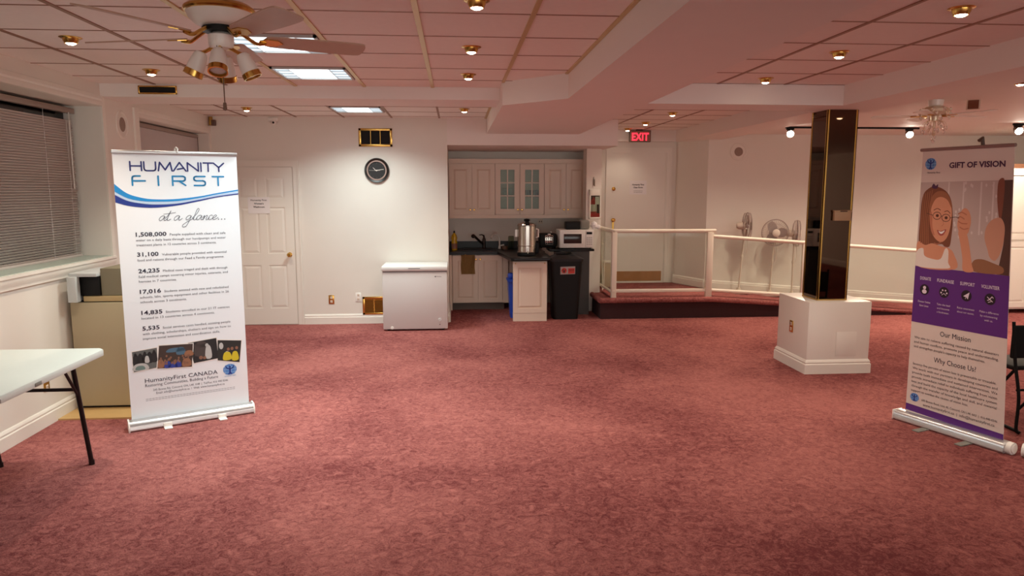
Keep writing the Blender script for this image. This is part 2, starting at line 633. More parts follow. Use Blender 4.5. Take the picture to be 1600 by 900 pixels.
# ------------------------------------------------------------------ doors
def casing(mb, x0, x1, y, z0, z1, wd=.075, th=.02):
    for a, b_, o0, o1 in ((x0 - wd, x0, x0 - wd, x0 - wd + .022), (x1, x1 + wd, x1 + wd - .022, x1 + wd)):
        mb.box(a, b_, y - th * .6, y - .0002, z0, z1)
        mb.box(o0, o1, y - th, y - th * .6, z0, z1 + wd)
    mb.box(x0 - wd, x1 + wd, y - th * .6, y - .0002, z1, z1 + wd)
    mb.box(x0 - wd + .022, x1 + wd - .022, y - th, y - th * .6, z1 + wd - .022, z1 + wd)
d1 = MB()
DX0, DX1 = -2.825, -2.06
DW = DX1 - DX0
yf = YB - 0.012
# six panel slab: stiles, rails and raised panels
d1.box(DX0, DX1, yf + .006, YB + .0, 0.008, 2.022)
st, mid = .105, .095
pw = (DW - 2 * st - mid) / 2
rows = [(0.22, 0.78), (0.93, 1.52), (1.63, 1.90)]
rl = [0.008] + [v for r_ in rows for v in r_] + [2.022]
for x in (DX0, DX1 - st):
    d1.box(x, x + st, yf, yf + .008, 0.008, 2.022)
d1.box(DX0 + st + pw, DX0 + st + pw + mid, yf, yf + .008, 0.008, 2.022)
for i in range(0, 8, 2):
    for x in (DX0 + st, DX0 + st + pw + mid):
        d1.box(x, x + pw, yf, yf + .008, rl[i], rl[i + 1])
for (a, b) in rows:
    for x in (DX0 + st, DX0 + st + pw + mid):
        lo = [(x + .012, yf + .006, a + .012), (x + pw - .012, yf + .006, a + .012), (x + pw - .012, yf + .006, b - .012), (x + .012, yf + .006, b - .012)]
        hi = [(x + .04, yf + .0005, a + .04), (x + pw - .04, yf + .0005, a + .04), (x + pw - .04, yf + .0005, b - .04), (x + .04, yf + .0005, b - .04)]
        lo = [d1.bm.verts.new(p) for p in lo]
        hi = [d1.bm.verts.new(p) for p in hi]
        d1.bm.faces.new(hi)
        for i in range(4):
            d1.bm.faces.new((lo[i], lo[(i + 1) % 4], hi[(i + 1) % 4], hi[i]))
door1 = struct('door_1', d1, WHITE, smooth=0)
mb = MB()
casing(mb, DX0 - .012, DX1 + .012, YB, 0, 2.032)
link('door_casing', mb, WHITE, door1)
mb = MB()
QY = Matrix.Rotation(R(90), 4, 'X')
mb.lathe([(0, 0), (.03, 0), (.03, .006), (.012, .012), (.012, .03), (.024, .038), (.029, .052), (.022, .064), (0, .068)], (DX1 - .065, yf, 0.915), 20, QY)
link('door_knob', mb, BRASS, door1)

d2 = MB()
d2.box(EX0 + .03, EX1 - .03, 11.115, 11.16, EZ0 + .005, EZ1 - .03)
door2 = struct('door_2', d2, WHITE)
mb = MB()
casing(mb, EX0 + .02, EX1 - .02, 11.1, EZ0, EZ1 - .02)
for a in ((EX0, EX0 + .03), (EX1 - .03, EX1)):
    mb.box(a[0], a[1], 11.1, 11.16, EZ0, EZ1)
mb.box(EX0, EX1, 11.1, 11.16, EZ1 - .03, EZ1)
link('door_casing', mb, WHITE, door2)
link('kick_plate', MB().box(EX0 + .06, EX1 - .06, 11.108, 11.116, EZ0 + .02, EZ0 + .175), WOOD, door2)
mb = MB()
mb.lathe([(0, 0), (.03, 0), (.03, .006), (.012, .012), (.012, .03), (.026, .04), (.028, .055), (0, .066)], (EX0 + .075, 11.115, 1.27), 18, QY)
mb.box(EX0 + .06, EX0 + .09, 11.108, 11.116, 1.12, 1.24)
link('door_knob', mb, BRASS, door2)
mb = MB().lathe([(0, 0), (.03, 0), (.03, .012), (.02, .02), (0, .022)], (EX0 + .075, 11.115, 1.755), 18, QY)
link('deadbolt', mb, BRASS, door2)

# ------------------------------------------------------------------ ceiling lamps
def troffer(x, y, label, power=TROFFER_W, group='square fluorescent ceiling lights'):
    t = thing('fluorescent_light', label, 'ceiling light', (x, y, ZC), 0, group)
    a, b = .278, .262
    f = MB()
    for s in ((-a, -a + .018, -b, b), (a - .018, a, -b, b), (-a, a, -b, -b + .018), (-a, a, b - .018, b)):
        f.box(s[0], s[1], s[2], s[3], -.016, 0)
    loc_part('frame', f, mat('light_frame', (190, 188, 186), 0.4), t)
    loc_part('diffuser', MB().box(-a + .018, a - .018, -b + .018, b - .018, -.004, 0), TUBE, t)
    loc_part('lamp_tubes', MB().box(-.15, .15, -b + .03, b - .03, -.006, -.003), BRIGHT, t)
    l = MB()
    for i in range(1, 4):
        yy = -b + 2 * b * i / 4
        l.box(-a + .018, a - .018, yy - .004, yy + .004, -.014, -.004)
    for i in (-1, 1):
        l.box(i * .15 - .003, i * .15 + .003, -b + .018, b - .018, -.014, -.004)
    loc_part('louver', l, mat('louver_white', (225, 235, 240), 0.3), t)
    A = bpy.data.lights.new('fluorescent_lamp', 'AREA')
    A.shape = 'RECTANGLE'
    A.size, A.size_y = .52, .49
    A.energy = power
    A.color = COOL
    A.spread = R(136)
    o = bpy.data.objects.new('fluorescent_lamp', A)
    COL.objects.link(o)
    o.parent = t
    o.location = (0, 0, -.02)
    return t
troffer(-1.09, 8.40, 'square fluorescent ceiling light beyond the soffit near the back wall')
troffer(-1.09, 5.87, 'square fluorescent ceiling light just in front of the soffit')
troffer(-1.09, 4.73, 'square fluorescent ceiling light partly hidden behind the fan blades')

def pot(x, y, z, label, power=POT_W, group='brass recessed spotlights', glow=True, ang=105):
    t = thing('recessed_spotlight', label, 'spotlight', (x, y, z), 0, group)
    loc_part('trim_ring', MB().lathe([(.034, .004), (.062, .004), (.064, -.002), (.055, -.007), (.036, -.006)], seg=24), BRASS, t)
    loc_part('housing', MB().lathe([(.046, 0), (.043, -.02), (.036, -.034), (.031, -.036), (.029, -.03), (.029, -.002)], seg=24), BRASS, t)
    loc_part('bulb', MB().lathe([(0, -.044), (.016, -.043), (.028, -.036), (.028, -.02), (0, -.02)], seg=20), BULB_W, t)
    if power:
        spot('spot_lamp', t, (0, 0, -.05), power, WARM, ang, 0.75, .028)
    return t
pot(-2.30, 4.66, ZC, 'small brass ceiling spotlight above the window with venetian blinds')
pot(-2.31, 5.84, ZC, 'small brass ceiling spotlight just in front of the long dark soffit vent')
pot(-2.31, 8.37, ZC, 'small brass ceiling spotlight beyond the soffit above the white panelled door')
pot(0.115, 3.62, ZC, 'brass ceiling spotlight nearest in the row left of the big beam')
pot(0.115, 4.76, ZC, 'brass ceiling spotlight second nearest in the row left of the big beam')
pot(0.115, 5.86, ZC, 'brass ceiling spotlight farthest of the row left of the big beam, before the soffit')
pot(0.115, 8.30, ZC, 'brass ceiling spotlight beyond the soffit next to the kitchen opening')
pot(2.56, 3.57, ZC, 'brass ceiling spotlight nearest in the row right of the big beam')
pot(2.56, 4.73, ZC, 'brass ceiling spotlight second in the row right of the big beam')
pot(2.56, 5.87, ZC, 'brass ceiling spotlight right of the big beam that lights the soffit face')
pot(2.59, 8.51, ZC, 'ceiling spotlight nearest of three in front of the exit sign', POT_W * .6)
pot(2.59, 9.73, ZC, 'ceiling spotlight middle of three in front of the exit sign', POT_W * .6)
pot(2.585, 10.72, ZC, 'ceiling spotlight beside the exit sign, farthest of three', POT_W * .2)
# ================================================================== KITCHEN
FY = 10.30      # front of the base doors
CT = 0.855      # worktop height
def knob_at(mb, x, y, z):
    mb.lathe([(0, 0), (.006, 0), (.006, .012), (.013, .016), (.014, .022), (.009, .027), (0, .028)], (x, y, z), 14, QY)
def upper_cabinet(x0, x1, label, glass=False):
    y = 10.55
    t = thing('wall_cabinet', label, 'cabinet', ((x0 + x1) / 2, 10.72, 1.375), 0, 'kitchen wall cabinets')
    c = MB()
    if glass:
        c.box(x0, x0 + .016, y, 10.895, 1.375, 2.12).box(x1 - .016, x1, y, 10.895, 1.375, 2.12)
        c.box(x0, x1, y, 10.895, 1.375, 1.391).box(x0, x1, y, 10.895, 2.104, 2.12).box(x0, x1, 10.88, 10.895, 1.375, 2.12)
        for z in (1.62, 1.86):
            c.box(x0 + .016, x1 - .016, y + .02, 10.88, z, z + .015)
    else:
        c.box(x0, x1, y, 10.895, 1.375, 2.12)
    part('carcass', c, CREAM, t)
    w_ = (x1 - x0) / 2
    for i in (0, 1):
        cx = x0 + w_ * (i + .5)
        d = MB()
        dw, dh = w_ - .006, .72
        T = Matrix.Translation((cx, y - .001, 1.387))
        if not glass:
            d.panel(dw, dh, .02, .058, T)
        else:
            fr = .075
            x = dw / 2
            d.box(-x, -x + fr, -.02, 0, 0, dh, M=T).box(x - fr, x, -.02, 0, 0, dh, M=T)
            d.box(-x + fr, x - fr, -.02, 0, 0, fr, M=T).box(-x + fr, x - fr, -.02, 0, dh - fr, dh, M=T)
            d.box(-.008, .008, -.018, -.002, fr, dh - fr, M=T)
            for k in (1, 2):
                z = fr + (dh - 2 * fr) * k / 3
                d.box(-x + fr, x - fr, -.018, -.002, z - .008, z + .008, M=T)
        do = part('door', d, CREAM, t, smooth=0)
        if glass:
            part('pane', MB().box(-x + fr, x - fr, -.011, -.008, fr, dh - fr, M=T), CGLASS, do)
        k = MB()
        knob_at(k, cx + (w_ / 2 - .03) * (1 if i == 0 else -1), y - .021, 1.45)
        part('knob', k, BRASS, do)
    return t
upper_cabinet(-.088, .585, 'cream panelled wall cabinet on the clock wall side, above the sink')
upper_cabinet(.587, 1.31, 'cream wall cabinet with two glazed doors above the coffee urn', True)
upper_cabinet(1.312, 1.955, 'cream panelled wall cabinet above the microwave')
m = MB().box(-.09, 1.957, 10.53, 10.895, 2.121, 2.15).prism([(-.09, 10.895), (-.09, 10.52), (1.957, 10.52), (1.957, 10.895)], 2.15, 2.185)
single('cabinet_cornice', m, CREAM, 'cream cornice board running along the top of the kitchen wall cabinets', 'cornice')
single('light_rail', MB().box(-.09, 1.957, 10.535, 10.56, 1.325, 1.374), CREAM, 'cream light rail board running under the kitchen wall cabinets', 'cabinet trim')
# dishes behind the glass
def plate_stack(x, z, n, m_, label, r=.078):
    for i in range(n):
        b = MB().lathe([(0, 0), (r * .6, 0), (r, .009), (r, .0125), (r * .6, .005), (0, .005)], (x, 10.72, z + i * .014), 20)
        single('plate', b, m_, label, 'plate', 'plates behind the cabinet glass')
DISH = mat('pale_green_dish', (196, 208, 188), 0.3)
DISHB = mat('brown_dish', (112, 84, 66), 0.4)
plate_stack(.70, 1.392, 5, DISHB, 'brown plate stacked on the bottom shelf behind the glazed doors')
plate_stack(.87, 1.392, 4, DISHB, 'brown plate stacked on the bottom shelf behind the glazed doors')
plate_stack(.78, 1.636, 9, DISH, 'pale green plate stacked on the middle shelf behind the glazed doors')
for x in (1.06, 1.14, 1.22):
    b = MB().lathe([(0, 0), (.03, 0), (.034, .1), (.031, .1), (.028, .006), (0, .006)], (x, 10.72, 1.636), 16)
    single('tumbler', b, DISHB, 'brown tumbler on the middle shelf behind the glazed doors', 'tumbler', 'tumblers behind the cabinet glass')

def base_cabinet():
    t = thing('base_cabinet', 'cream base cabinet with two panelled doors under the kitchen sink', 'cabinet', (.33, 10.6, 0))
    c = MB().box(-.05, .70, 10.88, 10.895, .105, .811).box(-.05, -.03, FY, 10.88, .105, .811).box(.68, .70, FY, 10.88, .105, .811).box(-.05, .70, FY, 10.88, .105, .125).box(-.05, .70, FY, FY + .02, .78, .811).box(-.05, .70, FY, FY + .02, .105, .14).box(.30, .34, FY, FY + .02, .105, .811)
    part('carcass', c, CREAM, t)
    part('toe_kick', MB().box(-.05, .70, 10.35, 10.37, 0, .105), mat('toe_kick_brown', (96, 84, 76), 0.6), t)
    for i, (a, b) in enumerate(((-.045, .318), (.324, .672))):
        d = MB().panel(b - a, .69, .02, .058, Matrix.Translation(((a + b) / 2, FY - .001, .112)))
        do = part('door', d, CREAM, t, smooth=0)
        k = MB()
        knob_at(k, (b - .028) if i == 0 else (a + .028), FY - .021, .745)
        part('knob', k, BRASS, do)
    part('filler', MB().box(.676, .76, 10.29, FY, .105, .812), CREAM, t)
    return t
base_cabinet()
m = MB().box(.775, 1.28, 10.32, 10.895, .105, .811)
single('corner_cabinet', m, CREAM, 'cream corner cabinet in the shade under the worktop behind the blue bin', 'cabinet')
single('niche_end_panel', MB().box(-.092, -.054, 10.285, 10.895, 0, .812), CREAM, 'narrow cream end panel between the niche wall and the sink cabinet', 'panel')
# peninsula
PY = 9.335
t = thing('peninsula_cabinet', 'cream peninsula cabinet with a raised end panel facing the hall', 'cabinet', (.98, PY, 0))
part('carcass', MB().box(.757, 1.203, PY + .022, PY + .075, .10, .811), CREAM, t)
part('end_panel', MB().panel(.45, .68, .02, .062, Matrix.Translation((.98, PY + .021, .112))), CREAM, t, smooth=0)
part('plinth', MB().box(.755, 1.205, PY + .004, PY + .075, 0, .11), CREAM, t)
k = MB()
for x in (.785, 1.175):
    k.lathe([(0, 0), (.009, 0), (.007, .008), (0, .01)], (x, PY, .775), 10, QY)
part('screw_cap', k, GOLD, t)
# worktop, one L shaped slab with a cut for the sink
m = MB()
def slab(mb, x0, x1, y0, y1):
    mb.box(x0, x1, y0, y1, CT - .043, CT)
slab(m, -.093, .10, 10.26, 10.87)
slab(m, .10, .55, 10.26, 10.38)
slab(m, .10, .55, 10.74, 10.87)
slab(m, .55, 1.29, 10.26, 10.87)
m.prism([(.60, 10.26), (.695, 9.50), (.72, 9.29), (.76, 9.25), (1.23, 9.25), (1.27, 9.30), (1.27, 10.26)], CT - .043, CT, bev=.006)
m.box(-.093, 1.29, 10.87, 10.895, CT - .043, CT + .11)
single('kitchen_worktop', m, COUNTER, 'black laminate worktop turning from the sink run out along the peninsula', 'worktop')
m = MB()
m.box(.105, .545, 10.385, 10.735, .70, .706)
for a in ((.105, .115, 10.385, 10.735), (.535, .545, 10.385, 10.735), (.105, .545, 10.385, 10.395), (.105, .545, 10.725, 10.735)):
    m.box(a[0], a[1], a[2], a[3], .70, CT + .001)
m.tube([(.10, 10.38, CT + .004), (.55, 10.38, CT + .004), (.55, 10.74, CT + .004), (.10, 10.74, CT + .004)], .008, 8, True)
t = single('kitchen_sink', m, mat('black_composite', (34, 33, 36), 0.25), 'black sink set into the worktop under the faucets', 'sink')
# faucets
BRONZE = mat('dark_bronze', (58, 46, 42), 0.3, 0.7)
t = thing('pull_out_faucet', 'dark bronze pull-out kitchen faucet behind the sink', 'faucet', (.43, 10.80, CT))
part('body', MB().lathe([(0, 0), (.032, 0), (.03, .012), (.024, .02), (.022, .10), (.026, .14), (.016, .165), (0, .17)], (.43, 10.80, CT), 20), BRONZE, t)
part('spout', MB().tube([(.42, 10.79, CT + .07), (.36, 10.75, CT + .12), (.29, 10.69, CT + .19), (.265, 10.67, CT + .205)], [.016, .017, .019, .027], 14).sphere((.262, 10.668, CT + .20), .03, 16), BRONZE, t)
part('lever', MB().tube([(.43, 10.80, CT + .165), (.425, 10.79, CT + .20), (.395, 10.77, CT + .215), (.36, 10.75, CT + .212)], [.014, .012, .008, .007], 10), BRONZE, t)
WPL = mat('white_plastic', (238, 236, 230), 0.35)
t = thing('filter_tap', 'white gooseneck water filter tap next to the dark faucet', 'faucet', (.665, 10.80, CT))
part('neck', MB().tube(smooth_line([(.665, 10.80, CT), (.665, 10.80, CT + .12), (.655, 10.79, CT + .18), (.61, 10.76, CT + .225), (.56, 10.73, CT + .215), (.535, 10.71, CT + .165)], 5), .0135, 12), WPL, t)
part('base', MB().lathe([(0, 0), (.022, 0), (.018, .035), (.014, .05), (0, .05)], (.665, 10.80, CT), 18), WPL, t)
part('handle', MB().cyl((.665, 10.80, CT + .045), (.735, 10.78, CT + .06), .008, .012), WPL, t)
# small things on the worktop
YEL = mat('yellow_soap', (208, 168, 30), 0.25)
t = thing('dish_soap_bottle', 'yellow dish soap bottle standing in the worktop corner by the clock wall', 'bottle', (-.02, 10.60, CT))
part('bottle', MB().lathe([(0, 0), (.04, .0), (.044, .01), (.044, .11), (.04, .15), (.046, .18), (.034, .225), (.016, .245), (.013, .255), (0, .255)], (-.02, 10.60, CT), 20), YEL, t)
part('label_band', MB().lathe([(.0448, .02), (.0448, .10)], (-.02, 10.60, CT), 20), mat('soap_label', (150, 96, 70), 0.4), t)
part('cap', MB().lathe([(0, .255), (.014, .255), (.012, .275), (.006, .285), (0, .285)], (-.02, 10.60, CT), 14), BLACK, t)
m = MB().lathe([(0, 0), (.042, 0), (.044, .01), (.044, .19), (.036, .20), (.036, .196), (.04, .186), (.04, .012), (0, .008)], (.83, 10.66, CT), 20)
single('glass_jar', m, CGLASS, 'clear glass jar on the worktop between filter tap and coffee urn', 'jar')
m = MB().lathe([(0, 0), (.045, 0), (.05, .05), (.047, .05), (.043, .006), (0, .006)], (.735, 10.66, CT), 18)
single('brown_mug', m, DISHB, 'small brown cup beside the white filter tap', 'cup')
# coffee urn
UX, UY = .965, 9.66
t = thing('coffee_urn', 'tall stainless steel coffee urn with black lid knob on the peninsula', 'coffee urn', (UX, UY, CT))
U = (UX, UY, CT)
part('base', MB().lathe([(0, 0), (.125, 0), (.132, .01), (.130, .04), (0, .04)], U, 32), BLACK, t)
part('tank', MB().lathe([(.128, .04), (.131, .046), (.131, .052), (.127, .056), (.127, .13), (.130, .134), (.127, .138), (.127, .40), (.13, .404), (.13, .41), (.124, .414)], U, 40), STEEL, t)
part('lid', MB().lathe([(.124, .414), (.118, .43), (.075, .442), (0, .446)], U, 32), STEEL, t)
part('lid_knob', MB().lathe([(0, .44), (.022, .44), (.018, .452), (.036, .462), (.042, .478), (.034, .494), (0, .50)], U, 20).box(UX - .028, UX + .028, UY - .128, UY - .05, CT + .40, CT + .46, .01), BLACK, t)
h = MB()
for s in (1,):
    h.tube([(UX + s * .127, UY, CT + .36), (UX + s * .158, UY, CT + .352), (UX + s * .158, UY, CT + .25), (UX + s * .127, UY, CT + .24)], .011, 10)
h.box(UX - .16, UX - .127, UY - .02, UY + .02, CT + .25, CT + .35, .006)
part('handle', h, WPL, t)
part('control_box', MB().box(UX + .115, UX + .165, UY - .03, UY + .03, CT + .03, CT + .17, .008), BLACK, t)
part('spigot', MB().cyl((UX, UY - .125, CT + .085), (UX, UY - .175, CT + .085), .012).cyl((UX, UY - .165, CT + .10), (UX, UY - .165, CT + .04), .009), STEEL, t)
# raised counter with dark side, carrying the microwave
t = thing('raised_counter', 'dark raised counter with a black top under the microwave', 'counter', (1.65, 9.95, 0))
part('counter_top', MB().box(1.295, 1.925, 9.785, 10.15, .893, .925, .006), COUNTER, t)
part('side_panel', MB().box(1.36, 1.86, 9.80, 10.13, 0, .893), mat('charcoal_panel', (62, 58, 56), 0.55, noise=.05), t)
part('bracket', MB().prism([(1.30, 9.90), (1.36, 9.90), (1.36, 9.82)], .80, .893), CREAM, t)
# toaster oven / toaster
t = thing('toaster', 'black and chrome toaster between coffee urn and microwave', 'toaster', (1.30, 10.02, .925))
part('body', MB().box(1.175, 1.42, 9.93, 10.13, .935, 1.135, .025), BLACK, t)
part('front_plate', MB().box(1.25, 1.365, 9.922, 9.934, .975, 1.11, .004), STEEL, t)
k = MB()
for x in (1.272, 1.30, 1.328, 1.35):
    for z in (.99, 1.02, 1.05, 1.08):
        k.box(x - .009, x + .007, 9.917, 9.923, z, z + .018)
part('button', k, BLACK, t)
part('lever', MB().box(1.285, 1.33, 9.915, 9.935, 1.115, 1.13, .003).sphere((1.345, 10.0, 1.145), .018), STEEL, t)
f = MB()
for x in (1.20, 1.395):
    for y in (9.95, 10.11):
        f.cyl((x, y, .925), (x, y, .937), .012)
part('foot', f, BLACK, t)
# microwave
t = thing('microwave_oven', 'white microwave oven on the raised dark counter', 'microwave', (1.675, 10.0, .925))
MX0, MX1, MY0, MZ0, MZ1 = 1.44, 1.915, 9.80, .937, 1.188
part('body', MB().box(MX0, MX1, MY0 + .02, 10.18, MZ0, MZ1, .008), WPL, t)
dr = part('door', MB().box(MX0, MX1 - .115, MY0, MY0 + .022, MZ0 + .004, MZ1 - .004, .006), WPL, t)
part('window', MB().box(MX0 + .055, MX1 - .17, MY0 - .003, MY0 + .002, MZ0 + .065, MZ1 - .055, .004), mat('smoked_window', (46, 34, 32), 0.15), dr)
cp = part('control_panel', MB().box(MX1 - .112, MX1, MY0 + .001, MY0 + .022, MZ0 + .004, MZ1 - .004, .006), WPL, t)
part('display', MB().box(MX1 - .10, MX1 - .022, MY0 - .002, MY0 + .003, MZ1 - .06, MZ1 - .028, .002), BLACK, cp)
k = MB()
for i in range(3):
    for j in range(4):
        k.box(MX1 - .096 + i * .027, MX1 - .076 + i * .027, MY0 - .002, MY0 + .003, MZ0 + .045 + j * .03, MZ0 + .062 + j * .03, .002)
part('button', k, mat('button_grey', (196, 192, 184), .4), cp)
f = MB()
for x in (MX0 + .04, MX1 - .04):
    for y in (MY0 + .05, 10.14):
        f.cyl((x, y, .925), (x, y, .94), .014)
part('foot', f, BLACK, t)
# things on the microwave
m = MB().box(1.54, 1.74, 9.90, 10.08, 1.189, 1.30, .012)
single('black_box', m, BLACK, 'black box standing on top of the microwave', 'box')
m = MB().box(1.742, 1.885, 9.92, 10.12, 1.189, 1.32, .035, seg=4)
single('grey_bin', m, GREY, 'grey rounded container on top of the microwave beside the black box', 'container')
# crumpled white bag
m = MB()
m.sphere((1.95, 9.96, 1.245), .055, 14, (.9, .9, 1.0)).sphere((2.0, 9.95, 1.225), .04, 12, (1.1, 1, .8))
for v in m.bm.verts:
    s = math.sin(v.co.x * 90) * math.cos(v.co.z * 110) * .008
    v.co += Vector((s, s, s * .6))
for v in m.bm.verts:
    v.co.z = max(v.co.z, 1.19)
single('paper_bag', m, PAPER, 'crumpled white paper bag lying at the microwave edge by the railing', 'paper bag')
# under-cabinet socket
t = thing('wall_socket', 'cream wall socket on the kitchen wall just under the glazed cabinet', 'wall socket', (1.30, 10.90, 1.26))
part('plate', MB().box(1.265, 1.335, 10.894, 10.9, 1.225, 1.295, .002), CREAM, t)
k = MB()
for x in (1.285, 1.315):
    k.box(x - .006, x + .006, 10.891, 10.896, 1.25, 1.27)
part('slot', k, BLACK, t)
# towel on the sink door
m = MB()
pts = []
for i in range(15):
    x = .075 + .20 * i / 14
    pts.append((x, 10.268 + .006 * math.sin(i * 1.1)))
for side in (0,):
    grid = []
    for j in range(12):
        z = .822 - .29 * j / 11
        row = []
        for i, (x, y) in enumerate(pts):
            row.append(m.bm.verts.new((x + .004 * math.sin(j * .7), y - .002 + .004 * math.sin(i * .9 + j * .5), z)))
        grid.append(row)
    for j in range(11):
        for i in range(14):
            m.bm.faces.new((grid[j][i], grid[j][i + 1], grid[j + 1][i + 1], grid[j + 1][i]))
r_ = bmesh.ops.solidify(m.bm, geom=m.bm.faces[:], thickness=.006)
single('kitchen_towel', m, mat('tan_towel', (176, 140, 88), 0.9, noise=.12, nscale=60, bump=.4, bscale=300), 'tan towel hanging over the sink cabinet door', 'towel')
# black bin
def bin_body(mb, cx, cy, x0, y0, x1, y1, z0, z1, n=8, r0=.05, r1=.06):
    def ring(hx, hy, rr, z):
        pts = []
        for qx, qy, a in ((1, 1, 0), (-1, 1, 90), (-1, -1, 180), (1, -1, 270)):
            for k in range(n):
                an = R(a + 90 * k / (n - 1))
                pts.append(mb.bm.verts.new((cx + qx * (hx - rr) + rr * math.cos(an), cy + qy * (hy - rr) + rr * math.sin(an), z)))
        return pts
    rings = []
    for (hx, hy, rr, z) in ((x0, y0, r0, z0), (x1, y1, r1, z1)):
        rings.append(ring(hx, hy, rr, z))
    a, b = rings
    L = len(a)
    for i in range(L):
        mb.bm.faces.new((a[i], a[(i + 1) % L], b[(i + 1) % L], b[i]))
    mb.bm.faces.new(a[::-1])
    mb.bm.faces.new(b)
t = thing('waste_bin', 'large black swing-lid waste bin with a red and grey sticker', 'waste bin', (1.48, 9.585, 0))
BX, BY = 1.48, 9.585
m = MB()
bin_body(m, BX, BY, .17, .145, .225, .175, 0, .80)
part('body', m, BLACK, t)
m = MB()
bin_body(m, BX, BY, .235, .185, .238, .188, .79, .825)
bin_body(m, BX, BY, .228, .18, .13, .10, .825, .872)
part('lid', m, mat('black_lid', (30, 29, 30), 0.4, spec=.3), t)
m = MB()
m.prism([(BX - .13, BY - .06), (BX + .02, BY - .07), (BX + .10, BY + .07), (BX - .05, BY + .07)], .874, .91, bev=.008)
part('swing_flap', m, BLACK, t)
Tb = Matrix.Translation((BX, BY - .172, .66)) @ Matrix.Rotation(R(3.6), 4, 'X')
fb = lambda u, v, d: (Tb @ Vector((u, -d, v)))
m = MB()
flat(m, fb, [(-.085, -.045), (.115, -.04), (.115, .065), (-.085, .06)], .001)
lb_ = part('sticker', m, mat('sticker_grey', (168, 160, 156), .5), t)
m = MB()
flat(m, fb, [(.02, -.034), (.108, -.031), (.108, .04), (.02, .038)], .0016)
disc(m, fb, -.035, .008, .036, d=.0016)
part('sticker_print', m, mat('sticker_red', (196, 56, 44), .5), lb_)
m = MB()
stroke(m, fb, [(-.062, .012), (-.045, .022), (-.03, .008), (-.012, .02)], .008, d=.0022)
disc(m, fb, -.035, -.006, .014, d=.0022)
stroke(m, fb, [(.03, .02), (.098, .022)], .006, d=.0022)
stroke(m, fb, [(.03, .004), (.098, .006)], .006, d=.0022)
part('sticker_mark', m, mat('sticker_dark', (60, 22, 24), .5), lb_)
# blue bin
t = thing('blue_bin', 'blue plastic bin tucked behind the peninsula end panel', 'bin', (.85, 9.72, 0))
BLUE = mat('blue_plastic', (38, 72, 172), 0.35)
m = MB()
bin_body(m, .855, 9.72, .115, .13, .145, .165, 0, .50)
part('body', m, BLUE, t)
m = MB()
bin_body(m, .855, 9.72, .155, .18, .16, .185, .50, .525)
m.box(.715, .80, 9.70, 9.86, .52, .60, .03)
part('rim', m, BLUE, t)

# ------------------------------------------------------------------ fire extinguisher, keys
PA, PB = Vector((1.845, 10.03, 0)), Vector((2.08, 10.13, 0))
pd = (PB - PA).normalized()
ang = math.atan2(pd.y, pd.x)
t = thing('fire_extinguisher_cabinet', 'white wall cabinet with a glass front holding a red fire extinguisher', 'fire extinguisher cabinet', (PA + pd * .135 + Vector((0, 0, 1.335))), ang)
w_, h_ = .195, .41
f = MB()
for a in ((-w_ / 2, -w_ / 2 + .02, 0, h_), (w_ / 2 - .02, w_ / 2, 0, h_), (-w_ / 2, w_ / 2, 0, .02), (-w_ / 2, w_ / 2, h_ - .085, h_)):
    f.box(a[0], a[1], -.03, -.001, a[2], a[3], .003)
loc_part('frame', f, WHITE, t)
loc_part('back', MB().box(-w_ / 2 + .02, w_ / 2 - .02, -.004, -.001, .02, h_ - .085), mat('cabinet_dark_red', (82, 26, 26), .5), t)
ex = loc_part('extinguisher', MB().lathe([(0, 0), (.05, 0), (.052, .01), (.052, .2), (.04, .235), (.018, .25), (.018, .27), (0, .27)], (-.02, -.018, .03), 20, Matrix.Diagonal((1, .2, 1, 1))), mat('extinguisher_red', (186, 28, 30), .3), t)
loc_part('label', MB().lathe([(.0535, .07), (.0535, .17)], (-.02, -.018, .03), 20, Matrix.Diagonal((1, .2, 1, 1))), mat('extinguisher_label', (214, 208, 200), .5), ex)
loc_part('tag', MB().box(.0, .07, -.0275, -.026, .20, .31), PAPER, ex)
loc_part('red_sill', MB().box(-w_ / 2 + .02, w_ / 2 - .02, -.0285, -.008, .02, .075), mat('extinguisher_red', (186, 28, 30), .3), t)
loc_part('pane', MB().box(-w_ / 2 + .02, w_ / 2 - .02, -.0295, -.0285, .02, h_ - .085), CGLASS, t)
t = thing('key_hook', 'keys hanging on a hook above the fire extinguisher cabinet', 'keys', (PA + pd * .12 + Vector((0, 0, 1.85))), ang)
loc_part('hook', MB().box(-.008, .008, -.006, 0, .03, .07, .002).tube([(0, -.006, .045), (0, -.02, .04), (0, -.02, .055)], .003, 8), STEEL, t)
loc_part('key', MB().box(-.012, -.002, -.016, -.013, -.05, .04, .001).box(0, .012, -.018, -.015, -.06, .035, .001).tube([(.012 * math.cos(a / 8 * 6.283), -.015, .035 + .012 * math.sin(a / 8 * 6.283)) for a in range(8)], .0015, 6, True), mat('key_metal', (110, 100, 88), .3, .9), t)

# ------------------------------------------------------------------ freezer
t = thing('chest_freezer', 'white chest freezer standing against the back wall beside the kitchen opening', 'chest freezer', (-.505, 9.08, 0))
FX0, FX1, FY0, FY1 = -.905, -.108, 8.80, 9.335
part('cabinet', MB().box(FX0, FX1, FY0, FY1, .02, .735, .012), mat('freezer_white', (216, 214, 212), .35), t)
lid = part('lid', MB().box(FX0 - .008, FX1 + .008, FY0 - .012, FY1, .748, .808, .014), mat('freezer_lid', (228, 230, 228), .35), t)
part('gasket', MB().box(FX0 + .006, FX1 - .006, FY0 + .006, FY1, .73, .75), mat('gasket_grey', (130, 130, 130), .6), t)
part('handle_recess', MB().box(-.585, -.44, FY0 - .0135, FY0 - .005, .777, .785, .002), mat('recess_grey', (90, 90, 92), .6), lid)
FM = lambda u, v, d: (FX0 + u, FY0 - d, v)
m = MB()
put_text(m, FM, 'Midea', .66, .672, .014, width=.065, d=.001)
